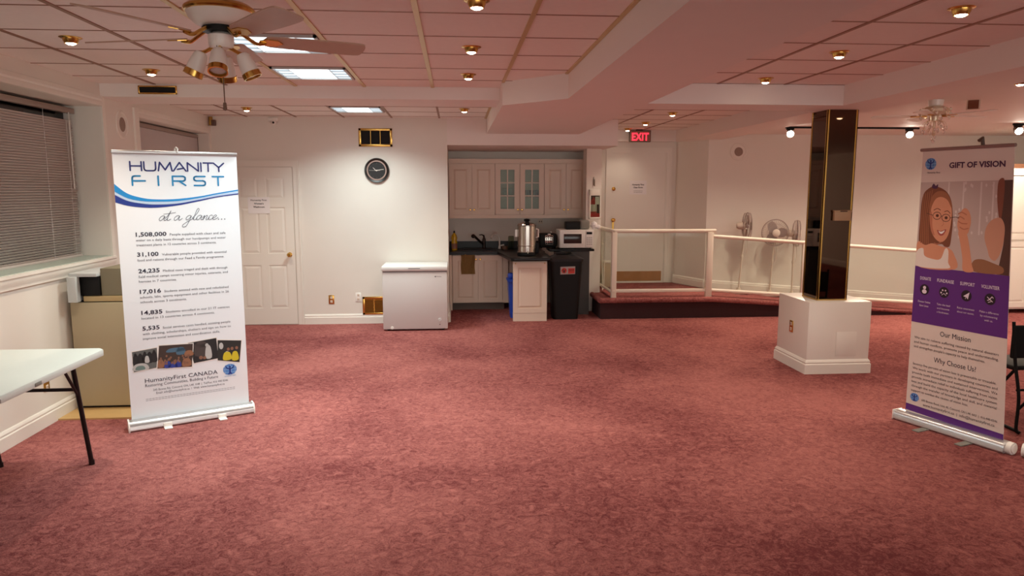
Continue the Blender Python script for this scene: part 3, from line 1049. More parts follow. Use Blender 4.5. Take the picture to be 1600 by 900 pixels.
disc(m, FM, .65, .678, .008, d=.001)
part('brand_lettering', m, mat('badge_grey', (96, 96, 100), .4, .3), t)
part('thermostat_knob', MB().lathe([(0, 0), (.02, 0), (.018, .012), (0, .012)], (FX0 + .70, FY0, .135), 20, QY).lathe([(.022, 0), (.024, 0), (.024, .003), (.022, .003)], (FX0 + .70, FY0, .135), 24, QY), mat('freezer_white', (216, 214, 212), .35), t)
part('indicator_lamp', MB().lathe([(0, 0), (.006, 0), (.005, .003), (0, .004)], (FX0 + .70, FY0, .077), 12, QY), BLACK, t)
part('drain_plug', MB().lathe([(0, 0), (.02, 0), (.018, .008), (0, .008)], (FX0 + .11, FY0, .04), 18, QY), WPL, t)
f = MB()
for x in (FX0 + .06, FX1 - .06):
    for y in (FY0 + .06, FY1 - .06):
        f.cyl((x, y, 0), (x, y, .024), .018)
part('foot', f, BLACK, t)

# ------------------------------------------------------------------ back wall fittings
t = thing('wall_clock', 'round black wall clock with a silver ring on the back wall', 'clock', (-.993, YB, 1.985))
C0 = (-.993, YB, 1.985)
part('case', MB().lathe([(0, 0), (.155, 0), (.158, .02), (.150, .036), (.128, .03), (.124, .02), (0, .02)], C0, 48, QY), mat('clock_black', (30, 26, 24), .25), t)
part('ring', MB().lathe([(.128, .028), (.124, .036), (.112, .036), (.108, .024), (.108, .018)], C0, 48, QY), mat('clock_ring', (186, 160, 150), .3, .7), t)
dial = part('dial', MB().lathe([(0, .0225), (.110, .0225)], C0, 48, QY), mat('dial_black', (24, 22, 22), .5), t)
hnd = MB()
ck = lambda u, v, d: (C0[0] + u, C0[1] - .024 - d, C0[2] + v)
for i in range(12):
    a = R(30 * i)
    stroke(hnd, ck, [(.088 * math.sin(a), .088 * math.cos(a)), (.097 * math.sin(a), .097 * math.cos(a))], .003, d=.001)
part('hour_marks', hnd, mat('dial_marks', (110, 104, 100), .5), dial)
hnd = MB()
flat(hnd, ck, [(-.03, -.004), (.085, .012), (.09, .018), (.0, .006)], .003)
flat(hnd, ck, [(.0, -.006), (-.045, .038), (-.05, .036), (-.012, -.006)], .004)
disc(hnd, ck, 0, 0, .009, d=.005)
stroke(hnd, ck, [(-.095, .002), (.04, -.002)], .002, d=.0055)
part('hands', hnd, mat('hands_white', (222, 214, 206), .4), t)

def register(name, label, x0, x1, z0, z1, y, nbars, dark, gold=BRASS, open_=1.0, slats=0):
    t = thing(name, label, 'air vent', ((x0 + x1) / 2, y, z0))
    f = MB()
    b = .03 if (z1 - z0) > .12 else .013
    for a in ((x0, x0 + b, z0, z1), (x1 - b, x1, z0, z1), (x0, x1, z0, z0 + b), (x0, x1, z1 - b, z1)):
        f.box(a[0], a[1], y - .014, y, a[2], a[3], .003)
    part('frame', f, gold, t)
    part('duct_opening', MB().box(x0 + b, x1 - b, y - .003, y - .001, z0 + b, z1 - b), dark, t)
    if nbars:
        k = MB()
        for i in range(1, nbars + 1):
            x = x0 + b + (x1 - x0 - 2 * b) * i / (nbars + 1)
            k.box(x - .004, x + .004, y - .012, y - .003, z0 + b, z1 - b)
        part('bar', k, gold, t)
    if slats:
        k = MB()
        for i in range(slats):
            z = z0 + b + (z1 - z0 - 2 * b) * (i + .5) / slats
            T = Matrix.Translation(((x0 + x1) / 2, y - .008, z)) @ Matrix.Rotation(R(35), 4, 'X')
            k.box(-(x1 - x0) / 2 + b, (x1 - x0) / 2 - b, -.008, .008, -.001, .001, M=T)
        part('louver_blades', k, gold, t)
    return t
register('wall_register', 'brass framed air vent with three dark openings high on the back wall', -1.212, -.790, 2.285, 2.513, YB, 2, DARK)
register('wall_register', 'bright brass floor-level air vent half hidden by the chest freezer', -1.222, -.80, .115, .355, YB, 2, mat('brass_pan', (150, 112, 48), .35, .9), BRASS, 1, 9)
register('soffit_register', 'long narrow dark air vent on the front of the soffit', -2.725, -2.40, 2.562, 2.634, 6.593, 0, DARK)

def outlet(label, x, y, z, mat_, rz=0, s=1.0, white=False):
    t = thing('electrical_outlet', label, 'electrical outlet', (x, y, z), rz)
    loc_part('cover_plate', MB().box(-.036 * s, .036 * s, -.006, 0, -.058 * s, .058 * s, .002), mat_, t)
    k = MB()
    for zz in (-.026, .026):
        k.box(-.015, .015, -.008, -.005, zz - .016, zz + .016, .002)
    r = loc_part('receptacle', k, CREAM, t)
    k = MB()
    for zz in (-.026, .026):
        k.box(-.008, -.005, -.0086, -.0079, zz - .006, zz + .006).box(.005, .008, -.0086, -.0079, zz - .006, zz + .006)
    loc_part('slots', k, BLACK, r)
    return t
outlet('brass plated outlet on the back wall between door and clock', -1.622, YB, .322, BRASS)
outlet('white outlet on the back wall right above the low brass vent', -1.275, YB, .35, WPL)
outlet('brass outlet on the window wall under the white folding table', XL, 5.42, .312, BRASS, R(90))
outlet('brass plated outlet on the side of the mirrored pillar pedestal', 3.315, 6.72, .40, BRASS, R(-90))

t = thing('security_camera', 'small white security camera at the top of the back wall', 'security camera', (-2.26, YB, 2.575))
part('mount', MB().box(-2.32, -2.20, YB - .035, YB, 2.59, 2.635, .008), WPL, t)
part('head', MB().sphere((-2.245, YB - .05, 2.575), .034, 18), WPL, t)
part('lens', MB().lathe([(0, 0), (.014, 0), (.012, .006), (0, .008)], (-2.245, YB - .08, 2.57), 14, QY), BLACK, t)
t = thing('motion_sensor', 'small brown motion sensor in the top corner over the far window', 'sensor', (-3.0, YB, 2.55))
part('bracket', MB().box(-3.04, -3.0, YB - .03, YB, 2.535, 2.64, .003), GOLD, t)
part('body', MB().box(-3.005, -2.955, YB - .06, YB - .01, 2.53, 2.60, .008), mat('sensor_brown', (84, 58, 44), .4), t)

def door_sign(label, x, y, z, w_, h_, lines):
    t = thing('paper_sign', label, 'paper sign', (x, y, z))
    part('sheet', MB().box(x - w_ / 2, x + w_ / 2, y - .0015, y - .0003, z - h_ / 2, z + h_ / 2), PAPER, t)
    m = MB()
    F = lambda u, v, d: (x + u, y - .0015 - d * .4, z + v)
    for s, v, hh, wd, b in lines:
        put_text(m, F, s, 0, v, hh, wd, b, 'C')
    part('lettering', m, mat('ink_black', (28, 26, 30), .6), t)
door_sign('white paper sign taped to the six-panel door behind the tall banner', -2.485, yf - .0015, 1.545, .27, .205,
          [('Humanity First', .055, .022, .2, .01), ("Women's", .012, .022, .12, .03), ('Washroom', -.03, .022, .14, .03)])
door_sign('white paper sign taped to the exit door', 2.865, 11.115, 1.775, .27, .215,
          [('Humanity First', .035, .024, .19, .03), ('Clean Room', -.008, .024, .15, .03), ('Authorized persons', -.055, .012, .14, 0), ('only beyond this door', -.078, .012, .14, 0)])

# ------------------------------------------------------------------ exit sign
t = thing('exit_sign', 'red lit exit sign hanging from the ceiling before the flat door', 'exit sign', (2.81, 10.9, 2.64))
part('housing', MB().box(2.655, 2.985, 10.88, 10.93, 2.462, 2.637, .006), mat('exit_housing', (96, 84, 70), .5), t)
part('canopy', MB().box(2.76, 2.86, 10.88, 10.93, 2.636, 2.65), BLACK, t)
fc = part('face', MB().box(2.665, 2.975, 10.876, 10.881, 2.472, 2.627), mat('exit_face', (150, 96, 84), .4), t)
m = MB()
EM = lambda u, v, d: (2.82 + u, 10.8755 - d * .5, 2.487 + v)
put_text(m, EM, 'EXIT', 0, 0, .118, .262, .035, 'C', spacing=1.05)
part('letters', m, mat('exit_red', (255, 52, 72), emit=1.3), fc)
# ================================================================== LEFT SIDE
# blinds
t = thing('venetian_blind', 'grey horizontal venetian blind in the near window over the folding table', 'blind', (-3.29, W1[1], W1[2]))
SL = mat('blind_slat', (196, 186, 180), 0.45)
m = MB()
z = W1[2] + .03
while z < 2.335:
    T = Matrix.Translation((-3.285, 0, z)) @ Matrix.Rotation(R(-48), 4, 'Y')
    m.box(-.0125, .0125, 3.0, 6.545, -.0006, .0006, M=T)
    z += .0205
part('slats', m, SL, t, smooth=0)
part('head_rail', MB().box(-3.305, -3.255, 3.0, 6.56, 2.385, 2.43, .004), mat('head_rail', (150, 132, 122), .4), t)
part('bottom_rail', MB().box(-3.30, -3.27, 3.0, 6.545, W1[2] + .004, W1[2] + .022, .003), SL, t)
m = MB()
for y in (3.6, 4.8, 6.1, 6.44):
    m.cyl((-3.270, y, W1[2] + .02), (-3.270, y, 2.39), .0012, seg=6)
part('cord', m, PAPER, t)
part('tilt_wand', MB().cyl((-3.25, 6.45, 1.75), (-3.25, 6.45, 2.39), .004, seg=8), WPL, t)
t = thing('vertical_blind', 'closed vertical blind of pale fabric strips in the far window', 'blind', (-3.19, 8.3, W2[3]))
FAB = mat('blind_fabric', (190, 182, 180), 0.8, noise=.04, nscale=30)
part('head_rail', MB().box(-3.215, -3.165, W2[0] + .01, W2[1] - .01, 2.375, 2.415, .004), mat('head_rail', (150, 132, 122), .4), t)
for i in range(17):
    y = W2[0] + .07 + i * .1165
    T = Matrix.Translation((-3.19, y, 0)) @ Matrix.Rotation(R(-12), 4, 'Z')
    part('fabric_strip', MB().box(-.001, .001, -.062, .062, W2[2] + .02, 2.372, M=T), FAB, t)
part('cord', MB().cyl((-3.16, W2[1] - .05, 1.4), (-3.16, W2[1] - .05, 2.38), .003, seg=8), BLACK, t)
# round speaker on the window wall
def round_speaker(name_label, loc, rz):
    t = thing('wall_speaker', name_label, 'speaker', loc, rz)
    loc_part('ring', MB().lathe([(.064, .003), (.068, .008), (.10, .006), (.106, .012), (.122, .012), (.13, .005), (.13, 0)], seg=36, M=QY), WALL, t)
    loc_part('grille', MB().lathe([(0, .008), (.05, .008), (.066, .004)], seg=32, M=QY), mat('speaker_grille', (150, 128, 116), .7, bump=.5, bscale=300), t)
round_speaker('round speaker set in the window wall between the two windows', (XL, 6.97, 2.335), R(90))
round_speaker('round speaker set high in the wall above the pedestal fans', (4.215, 10.5, 2.302), 0)

# beige cabinet on a plywood sheet, office machines on top
single('plywood_sheet', MB().box(-3.03, -2.12, 5.50, 6.42, 0.0, .012), mat('plywood', (196, 160, 104), .6, noise=.1, nscale=10), 'thin plywood sheet lying on the carpet under the beige cabinet', 'plywood sheet')
t = thing('storage_cabinet', 'beige metal cabinet in the corner behind the tall banner', 'cabinet', (-2.68, 5.98, .012))
part('body', MB().box(-3.01, -2.35, 5.76, 6.36, .03, .865, .006), BEIGE, t)
part('plinth', MB().box(-2.99, -2.37, 5.785, 6.34, .012, .03), BLACK, t)
part('top_slab', MB().box(-2.91, -2.35, 5.77, 6.36, .872, .915, .004), mat('beige_top', (190, 168, 122), .45), t)
part('seam', MB().box(-2.99, -2.36, 5.78, 6.34, .865, .873), BLACK, t)
m = MB().box(-2.775, -2.40, 5.78, 6.2, .916, 1.132, .005)
single('grey_case', m, mat('khaki_grey', (134, 128, 106), .55, noise=.03), 'grey-green metal case on top of the beige cabinet', 'case')
t = thing('office_machine', 'pale grey and black office machine squeezed beside the grey-green case', 'office machine', (-2.90, 5.96, .916))
part('housing', MB().box(-2.985, -2.94, 5.77, 6.2, .876, 1.07, .004).box(-2.985, -2.776, 5.72, 6.2, 1.072, 1.10, .004).box(-2.985, -2.92, 5.69, 5.755, .876, 1.074, .003).box(-2.985, -2.942, 5.75, 5.78, .876, 1.074), mat('pale_grey_plastic', (196, 202, 202), .4), t)
part('black_front', MB().box(-2.935, -2.778, 5.765, 6.2, .92, 1.071, .003), BLACK, t)

# folding table
t = thing('folding_table', 'white folding table with a black leg frame beside the window wall', 'table', (-2.63, 3.8, 0))
TX0, TX1, TY0, TY1, TZ = -2.99, -2.235, 2.80, 4.655, .74
m = MB()
TPW = mat('folding_table_white', (212, 218, 212), .5, noise=.02, nscale=40)
c_ = .035
m.prism([(TX0, TY0 + c_), (TX0 + c_, TY0), (TX1 - c_, TY0), (TX1, TY0 + c_), (TX1, TY1 - c_), (TX1 - c_, TY1), (TX0 + c_, TY1), (TX0, TY1 - c_)], TZ - .045, TZ, bev=.008)
part('tabletop', m, TPW, t)
TUBEB = mat('black_steel_tube', (24, 20, 22), .35, .3)
for y, s in ((TY1 - .20, 1), (TY0 + .20, -1)):
    for x in (TX1 - .10, TX0 + .10):
        part('leg', MB().tube([(x, y - s * .02, TZ - .05), (x, y + s * .11, .012)], .0145, 12).cyl((x, y + s * .112, 0), (x, y + s * .11, .03), .017), TUBEB, t)
    part('cross_bar', MB().tube([(TX0 + .10, y + s * .015, .52), (TX1 - .10, y + s * .015, .52)], .011, 10), TUBEB, t)
    for x in (TX1 - .10, TX0 + .10):
        part('brace', MB().tube([(x, y + s * .025, .47), (x, y - s * .12, TZ - .06), (x, y - s * .16, TZ - .05)], .009, 8), TUBEB, t)
m = MB()
for y in (3.55, 3.9):
    m.box(TX1 - .001, TX1 + .004, y - .03, y + .03, TZ - .038, TZ - .018, .003)
part('latch', m, GREY, t)

# ------------------------------------------------------------------ roll-up banner, left
A0, B0 = Vector((-2.387, 5.215, 0)), Vector((-1.636, 5.612, 0))
bd = (B0 - A0).normalized()
bn = Vector((bd.y, -bd.x, 0))        # towards the viewer
t = thing('rollup_banner', 'tall white roll-up banner with blue lettering and swooshes', 'banner', (A0 + B0) / 2, math.atan2(bd.y, bd.x))
t_banner = t
LBF = lambda u, v, d: (A0 + bd * u + bn * (d - .04 + .0) + Vector((0, 0, v)))
m = MB()
N = 14
def sheet(mb, fm, u0, u1, v0, v1, th=.0025, nu=2, nv=16):
    front = [[mb.bm.verts.new(fm(u0 + (u1 - u0) * i / nu, v0 + (v1 - v0) * j / nv, 0)) for i in range(nu + 1)] for j in range(nv + 1)]
    back = [[mb.bm.verts.new(fm(u0 + (u1 - u0) * i / nu, v0 + (v1 - v0) * j / nv, -th)) for i in range(nu + 1)] for j in range(nv + 1)]
    for j in range(nv):
        for i in range(nu):
            mb.bm.faces.new((front[j][i], front[j][i + 1], front[j + 1][i + 1], front[j + 1][i]))
            mb.bm.faces.new((back[j][i], back[j + 1][i], back[j + 1][i + 1], back[j][i + 1]))
    for j in range(nv):
        mb.bm.faces.new((front[j][0], front[j + 1][0], back[j + 1][0], back[j][0]))
        mb.bm.faces.new((front[j][nu], back[j][nu], back[j + 1][nu], front[j + 1][nu]))
sheet(m, LBF, .024, .852, .055, 1.995)
pn = part('printed_panel', m, SHEET, t)
BM = Matrix.Translation(A0) @ Matrix.Rotation(math.atan2(bd.y, bd.x), 4, 'Z')
m = MB()
m.sweep([(.055, .004), (.06, .012), (.058, .035), (.05, .058), (.036, .070), (-.02, .074), (-.045, .05), (-.05, .004)], BM @ Vector((-.004, 0, 0)), BM @ Vector((.868, 0, 0)))
part('base_cassette', m, ALU, t)
m = MB().sweep([(.0605, .034), (.0625, .037), (.0605, .040), (.056, .037)], BM @ Vector((-.003, 0, 0)), BM @ Vector((.867, 0, 0)))
part('cassette_groove', m, mat('groove_white', (235, 232, 232), .4), t)
for s in (-.006, .864):
    part('end_cap', MB().sweep([(.062, 0), (.066, .012), (.062, .04), (.05, .064), (.036, .076), (-.025, .08), (-.05, .055), (-.056, 0)], BM @ Vector((s, 0, 0)), BM @ Vector((s + .01, 0, 0))), WPL, t)
for u in (.25, .63):
    part('foot', MB().box(u - .028, u + .028, -.12, .16, 0.0, .008, .003, M=BM).box(u - .03, u + .03, -.068, -.05, 0.004, .036, .004, M=BM), WPL, t)
part('top_rail', MB().box(.018, .856, .026, .05, 1.992, 2.018, .006, M=BM), ALU, t)
part('support_pole', MB().cyl(BM @ Vector((.43, .062, .01)), BM @ Vector((.43, .062, 2.02)), .009), ALU, t)
part('pole_hook', MB().tube([BM @ Vector(p) for p in ((.43, .062, 2.01), (.43, .058, 2.035), (.438, .045, 2.045), (.445, .03, 2.035), (.44, .02, 2.01))], .006, 8), WPL, t)
NAVY = mat('navy_ink', (38, 48, 116), .5)
CYAN = mat('cyan_ink', (22, 136, 190), .5)
DBLUE = mat('deep_blue_ink', (24, 52, 140), .5)
PALEB = mat('pale_blue_ink', (190, 214, 240), .5)
INK = mat('charcoal_ink', (66, 68, 84), .6)
INKB = mat('dark_navy_ink', (34, 36, 58), .6)
# headline drawn with wide rounded strokes
def glyphs(ch, x, y, w_, h_):
    """pen strokes of wide techno capitals"""
    X = lambda a: x + a * w_
    Y = lambda b: y + b * h_
    P = lambda *p: [(X(a), Y(b)) for a, b in p]
    sm = lambda *p: smooth_line(P(*p), 5)
    return {
        'H': [P((0, 0), (0, 1)), P((1, 0), (1, 1)), P((0, .52), (1, .52))],
        'U': [P((0, 1), (0, .3)) + sm((0, .3), (.06, .08), (.22, 0)) + P((.78, 0)) + sm((.78, 0), (.94, .08), (1, .3)) + P((1, 1))],
        'M': [P((0, 0), (.12, .98), (.5, .12), (.88, .98), (1, 0))],
        'A': [P((0, 0), (.5, 1), (1, 0)), P((.32, .2), (.82, .34))],
        'N': [P((0, 0), (0, .98), (1, .02), (1, 1))],
        'I': [P((.5, 0), (.5, 1))],
        'T': [P((0, 1), (1, 1)), P((.5, 1), (.5, 0))],
        'Y': [P((0, 1), (.5, .48), (1, 1)), P((.5, .48), (.5, 0))],
        'F': [P((0, 0), (0, .7)) + sm((0, .7), (.05, .92), (.22, 1)) + P((.62, 1)), P((0, .48), (1, .48))],
        'R': [P((0, 0), (0, 1), (.8, 1)) + sm((.8, 1), (.97, .9), (.97, .6), (.8, .48)) + P((.1, .48)), P((.5, .48), (1, 0))],
        'S': [P((1, 1), (.2, 1)) + sm((.2, 1), (.02, .9), (.02, .62), (.2, .52)) + P((.8, .52)) + sm((.8, .52), (.98, .4), (.98, .1), (.8, 0)) + P((0, 0))],
    }[ch]
m = MB()
x = .131
HSC = .626 / 0.682
for ch, w_, gap in (('H', .078, .018), ('U', .082, .018), ('M', .098, .010), ('A', .092, .012), ('N', .080, .014), ('I', .012, .012), ('T', .072, .006), ('Y', .078, 0)):
    w_, gap = w_ * HSC, gap * HSC
    for s in glyphs(ch, x, 1.876, w_, .062):
        stroke(m, LBF, s, .0105)
    x += w_ + gap
k_ = part('headline', m, NAVY, pn, smooth=0)
for ch, x, w_ in (('F', .139, .082), ('I', .30, .012), ('R', .40, .086), ('S', .545, .076), ('T', .672, .080)):
    m = MB()
    for s in glyphs(ch, x, 1.772, w_, .066):
        stroke(m, LBF, s, .0115)
    part('headline_letter', m, CYAN, pn, smooth=0)
# swooshes
def band(mb, fm, top, bot, d):
    tp, bt = smooth_line(top, 8), smooth_line(bot, 8)
    a = [mb.bm.verts.new(fm(p[0], p[1], d)) for p in tp]
    b = [mb.bm.verts.new(fm(p[0], p[1], d)) for p in bt]
    for i in range(len(a) - 1):
        mb.bm.faces.new((a[i], a[i + 1], b[i + 1], b[i]))
m = MB()
band(m, LBF, [(.024, 1.782), (.10, 1.716), (.19, 1.684), (.28, 1.672), (.42, 1.674), (.575, 1.692), (.70, 1.716), (.852, 1.742)],
     [(.024, 1.728), (.10, 1.682), (.19, 1.660), (.28, 1.655), (.42, 1.658), (.575, 1.680), (.70, 1.706), (.852, 1.732)], .0016)
part('light_swoosh', m, mat('sky_ink', (20, 140, 210), .5), pn, smooth=0)
m = MB()
band(m, LBF, [(.024, 1.726), (.10, 1.680), (.19, 1.657), (.28, 1.652), (.42, 1.655), (.575, 1.677), (.70, 1.703), (.852, 1.729)],
     [(.024, 1.706), (.10, 1.664), (.19, 1.644), (.28, 1.636), (.42, 1.642), (.575, 1.668), (.70, 1.694), (.852, 1.716)], .0014)
part('pale_swoosh', m, PALEB, pn, smooth=0)
m = MB()
band(m, LBF, [(.024, 1.704), (.10, 1.662), (.19, 1.642), (.28, 1.634), (.42, 1.640), (.575, 1.667), (.70, 1.692), (.852, 1.714)],
     [(.024, 1.652), (.10, 1.628), (.19, 1.615), (.28, 1.612), (.42, 1.626), (.575, 1.657), (.70, 1.684), (.852, 1.705)], .0018)
part('dark_swoosh', m, DBLUE, pn, smooth=0)
# handwriting "at a glance..."
SC = {
    'a': [(.55, .42), (.38, .5), (.15, .38), (.04, .14), (.14, 0), (.34, .1), (.55, .42), (.5, .12), (.6, 0), (.85, .2)],
    't': [(0, .2), (.25, .6), (.42, 1.0), (.28, .5), (.2, .12), (.3, 0), (.55, .15)],
    'g': [(.55, .42), (.38, .5), (.15, .38), (.06, .14), (.18, .02), (.36, .12), (.55, .42), (.42, -.1), (.2, -.62), (-.1, -.72), (-.15, -.5), (.2, -.2), (.85, .2)],
    'l': [(0, .2), (.35, .6), (.55, 1.05), (.45, 1.22), (.32, 1.0), (.18, .35), (.16, .06), (.28, 0), (.5, .18)],
    'n': [(0, .2), (.18, .46), (.12, .1), (.08, 0), (.2, .28), (.42, .47), (.46, .36), (.38, .08), (.46, 0), (.72, .2)],
    'c': [(.42, .4), (.34, .5), (.14, .4), (.04, .14), (.14, 0), (.36, .06), (.6, .22)],
    'e': [(0, .16), (.3, .28), (.4, .42), (.28, .5), (.1, .36), (.06, .12), (.18, 0), (.4, .08), (.6, .22)],
}
m = MB()
x, sc = .290, .070
for ch, adv in (('a', .72), ('t', .62), (' ', .35), ('a', .8), (' ', .55), ('g', .78), ('l', .46), ('a', .76), ('n', .66), ('c', .52), ('e', .6)):
    if ch != ' ':
        pts = [(x + a * sc * .98 + b * sc * .22, 1.518 + b * sc) for a, b in smooth_line(SC[ch], 5)]
        stroke(m, LBF, pts, .0034, capn=6)
        if ch == 't':
            stroke(m, LBF, [(x - .006, 1.564), (x + .075, 1.575)], .003, capn=6)
    x += adv * sc * .835
for i in range(3):
    disc(m, LBF, .700 + i * .022, 1.520, .0042, d=.0022, seg=10)
part('handwritten_line', m, INK, pn, smooth=0)
# figures and paragraphs
def para(num, v, wn, first, rest, lh=.035):
    m = MB()
    m2 = MB()
    put_text(m, LBF, num, .136, v, .030, wn, .02)
    x0 = .136 + wn + .022
    put_text(m2, LBF, first, x0, v, .0165, .744 - x0)
    for i, (s, wd) in enumerate(rest):
        put_text(m2, LBF, s, .135, v - lh * (i + 1), .0165, wd)
    part('figure', m, INKB, pn, smooth=0)
    part('paragraph', m2, INK, pn, smooth=0)
para('1,508,000', 1.408, .200, 'People supplied with clean and safe', [('water on a daily basis through our handpumps and water', .609), ('treatment plants in 12 countries across 3 continents.', .54)])
para('31,100', 1.264, .139, 'Vulnerable people provided with essential', [('food and rations through our Feed a Family programme.', .59)])
para('24,235', 1.144, .139, 'Medical cases triaged and dealt with through', [('field medical camps covering minor injuries, cataracts, and', .61), ('hernias in 7 countries.', .25)])
para('17,016', .993, .139, 'Students assisted with new and refurbished', [('schools, labs, sports equipment and other facilities in 26', .61), ('schools across 3 continents.', .31)])
para('14,835', .838, .139, 'Students enrolled in our 21 IT centres', [('located in 13 countries across 4 continents.', .50)])
para('5,535', .722, .113, 'Social services cases handled, assisting people', [('with clothing, scholarships, shelters and tips on how to', .61), ('improve social interaction and coordination skills.', .53)])
m = MB()
put_text(m, LBF, 'HumanityFirst CANADA', .128, .331, .030, .503, .004)
put_text(m, LBF, 'Restoring Communities, Building a Future', .128, .298, .021, .505)
put_text(m, LBF, '245 Bowes Rd, Concord, ON, L4K 1H8  |  Tel/Fax: 416 440 0346', .178, .262, .0155, .525)
put_text(m, LBF, 'Email: info@humanityfirst.ca  /  Web: www.humanityfirst.ca', .197, .236, .0155, .48)
for v in (.206, .194):
    x = .126
    while x < .75:
        stroke(m, LBF, [(x, v), (x + .016, v)], .0022, capn=4)
        x += .021
part('address_block', m, INK, pn, smooth=0)
def emblem(fm, parent, cu, cv, r, part=part, dd=.0016):
    """round blue emblem: a globe with a standing figure with raised arms"""
    m = MB()
    disc(m, fm, cu, cv, r, r * .86, d=dd)
    e = part('emblem', m, mat('emblem_blue', (78, 136, 206), .4), parent, smooth=0)
    m = MB()
    for k in (-.55, 0, .55):
        pts = [(cu + r * (k + .22 * math.cos(a) * (1 if k >= 0 else -1)) , cv + r * .8 * math.sin(a)) for a in [R(-80 + 16 * i) for i in range(11)]]
        stroke(m, fm, pts, r * .05, d=dd + .0004, capn=4)
    for k in (-.4, .05, .45):
        q = math.sqrt(max(0, 1 - (k / .86) ** 2))
        stroke(m, fm, [(cu - r * q * .97, cv + r * k), (cu, cv + r * (k - .07)), (cu + r * q * .97, cv + r * k)], r * .05, d=dd + .0004, capn=4)
    part('emblem_grid', m, mat('emblem_pale', (168, 204, 240), .4), parent, smooth=0)
    m = MB()
    disc(m, fm, cu, cv + r * .42, r * .15, d=dd + .0009, seg=14)
    stroke(m, fm, smooth_line([(cu - r * .62, cv + r * .52), (cu - r * .3, cv + r * .16), (cu, cv + r * .12), (cu + r * .3, cv + r * .16), (cu + r * .62, cv + r * .52)], 4), r * .15, d=dd + .0009, capn=6)
    blob(m, fm, [(cu - r * .14, cv + r * .2), (cu + r * .14, cv + r * .2), (cu + r * .1, cv - r * .3), (cu + r * .3, cv - r * .78), (cu, cv - r * .7), (cu - r * .3, cv - r * .78), (cu - r * .1, cv - r * .3)], dd + .0009, 3)
    part('emblem_figure', m, DBLUE, parent, smooth=0)
emblem(LBF, pn, .722, .352, .050)
m = MB()
put_text(m, LBF, 'HUMANITY FIRST', .722, .296, .0085, .085, .0, 'C')
part('emblem_caption', m, CYAN, pn, smooth=0)
# collage of four photographs: plain figures in matching tones
PH_EDGE = mat('photo_border', (236, 232, 226), .5)
def photo(pts, d, back, figs, name):
    m = MB()
    flat(m, LBF, [pts[0], pts[1], pts[2], pts[3]], d)
    part('photo_border', m, PH_EDGE, pn, smooth=0)
    cx = sum(p[0] for p in pts) / 4
    cy = sum(p[1] for p in pts) / 4
    ins = [(cx + (p[0] - cx) * .95, cy + (p[1] - cy) * .93) for p in pts]
    m = MB()
    flat(m, LBF, ins, d + .0004)
    part('photo', m, back, pn, smooth=0)
    def at_(s, q):
        a = (ins[0][0] + (ins[1][0] - ins[0][0]) * s, ins[0][1] + (ins[1][1] - ins[0][1]) * s)
        b = (ins[3][0] + (ins[2][0] - ins[3][0]) * s, ins[3][1] + (ins[2][1] - ins[3][1]) * s)
        return (a[0] + (b[0] - a[0]) * (1 - q), a[1] + (b[1] - a[1]) * (1 - q))
    for j, (mt, shapes) in enumerate(figs):
        m = MB()
        for n_, (kind, s, q, a, b) in enumerate(shapes):
            if n_ and len(shapes) < 8:
                part('photo_detail', m, mt, pn, smooth=0)
                m = MB()
            u, v = at_(s, q)
            if kind == 'o':
                disc(m, LBF, u, v, a, b, d=d + .0007 + .0002 * j, seg=14)
            else:
                ww, hh = a, b
                blob(m, LBF, [(u - ww, v), (u - ww * .8, v + hh * .8), (u, v + hh), (u + ww * .8, v + hh * .8), (u + ww, v)], d + .0007 + .0002 * j, 3)
        part('photo_detail', m, mt, pn, smooth=0)
DK = mat('photo_dark', (34, 34, 36), .5)
MID = mat('photo_grey', (96, 100, 98), .5)
LT = mat('photo_light', (190, 192, 190), .5)
SKIN = mat('photo_skin', (136, 96, 76), .5)
random.seed(4)
photo([(.053, .575), (.226, .590), (.222, .430), (.056, .414)], .0012, MID,
      [(DK, [('b', .12 + .19 * i, .34, .019, .075) for i in range(5)] + [('o', .12 + .19 * i, .84 - .05 * (i % 2), .009, .012) for i in range(5)]),
       (LT, [('b', .3, .04, .05, .05), ('b', .58, .36, .014, .05)]), (mat('photo_teal', (110, 136, 132), .5), [('b', .28, .06, .03, .03)])], 'a')
photo([(.429, .600), (.640, .618), (.648, .446), (.463, .428)], .0014, DK,
      [(mat('photo_shade', (70, 62, 60), .5), [('b', .38, .3, .05, .11), ('o', .4, .78, .05, .018)]), (LT, [('b', .62, .12, .022, .10), ('o', .63, .74, .012, .014)]), (SKIN, [('o', .32, .2, .014, .014), ('o', .46, .16, .012, .012)])], 'c')
photo([(.640, .600), (.823, .576), (.800, .392), (.632, .430)], .0013, mat('photo_night', (40, 42, 40), .5),
      [(LT, [('o', .15, .72, .016, .026), ('b', .42, .3, .014, .03)]), (mat('photo_yellow', (208, 190, 40), .5), [('b', .44, .08, .03, .062), ('b', .8, .1, .024, .07)]), (SKIN, [('o', .46, .58, .011, .013), ('o', .82, .66, .011, .013), ('o', .62, .62, .011, .013)])], 'd')
figs_p = [('o', random.uniform(.04, .96), random.uniform(.15, .56), .0065, .0085) for i in range(38)]
photo([(.231, .604), (.474, .592), (.457, .403), (.209, .421)], .0018, mat('photo_room', (64, 50, 44), .5),
      [(mat('photo_wall', (74, 108, 132), .5), [('b', .66, .58, .03, .055), ('b', .5, .7, .06, .03)]),
       (mat('photo_orange', (150, 104, 76), .5), [('b', .9, .5, .03, .04), ('b', .1, .05, .02, .06), ('b', .85, .05, .03, .06)]),
       (mat('photo_blue', (44, 62, 150), .5), [('b', .3, .02, .022, .05), ('b', .45, .02, .03, .04), ('b', .6, .04, .02, .05)]), (SKIN, figs_p)], 'b')

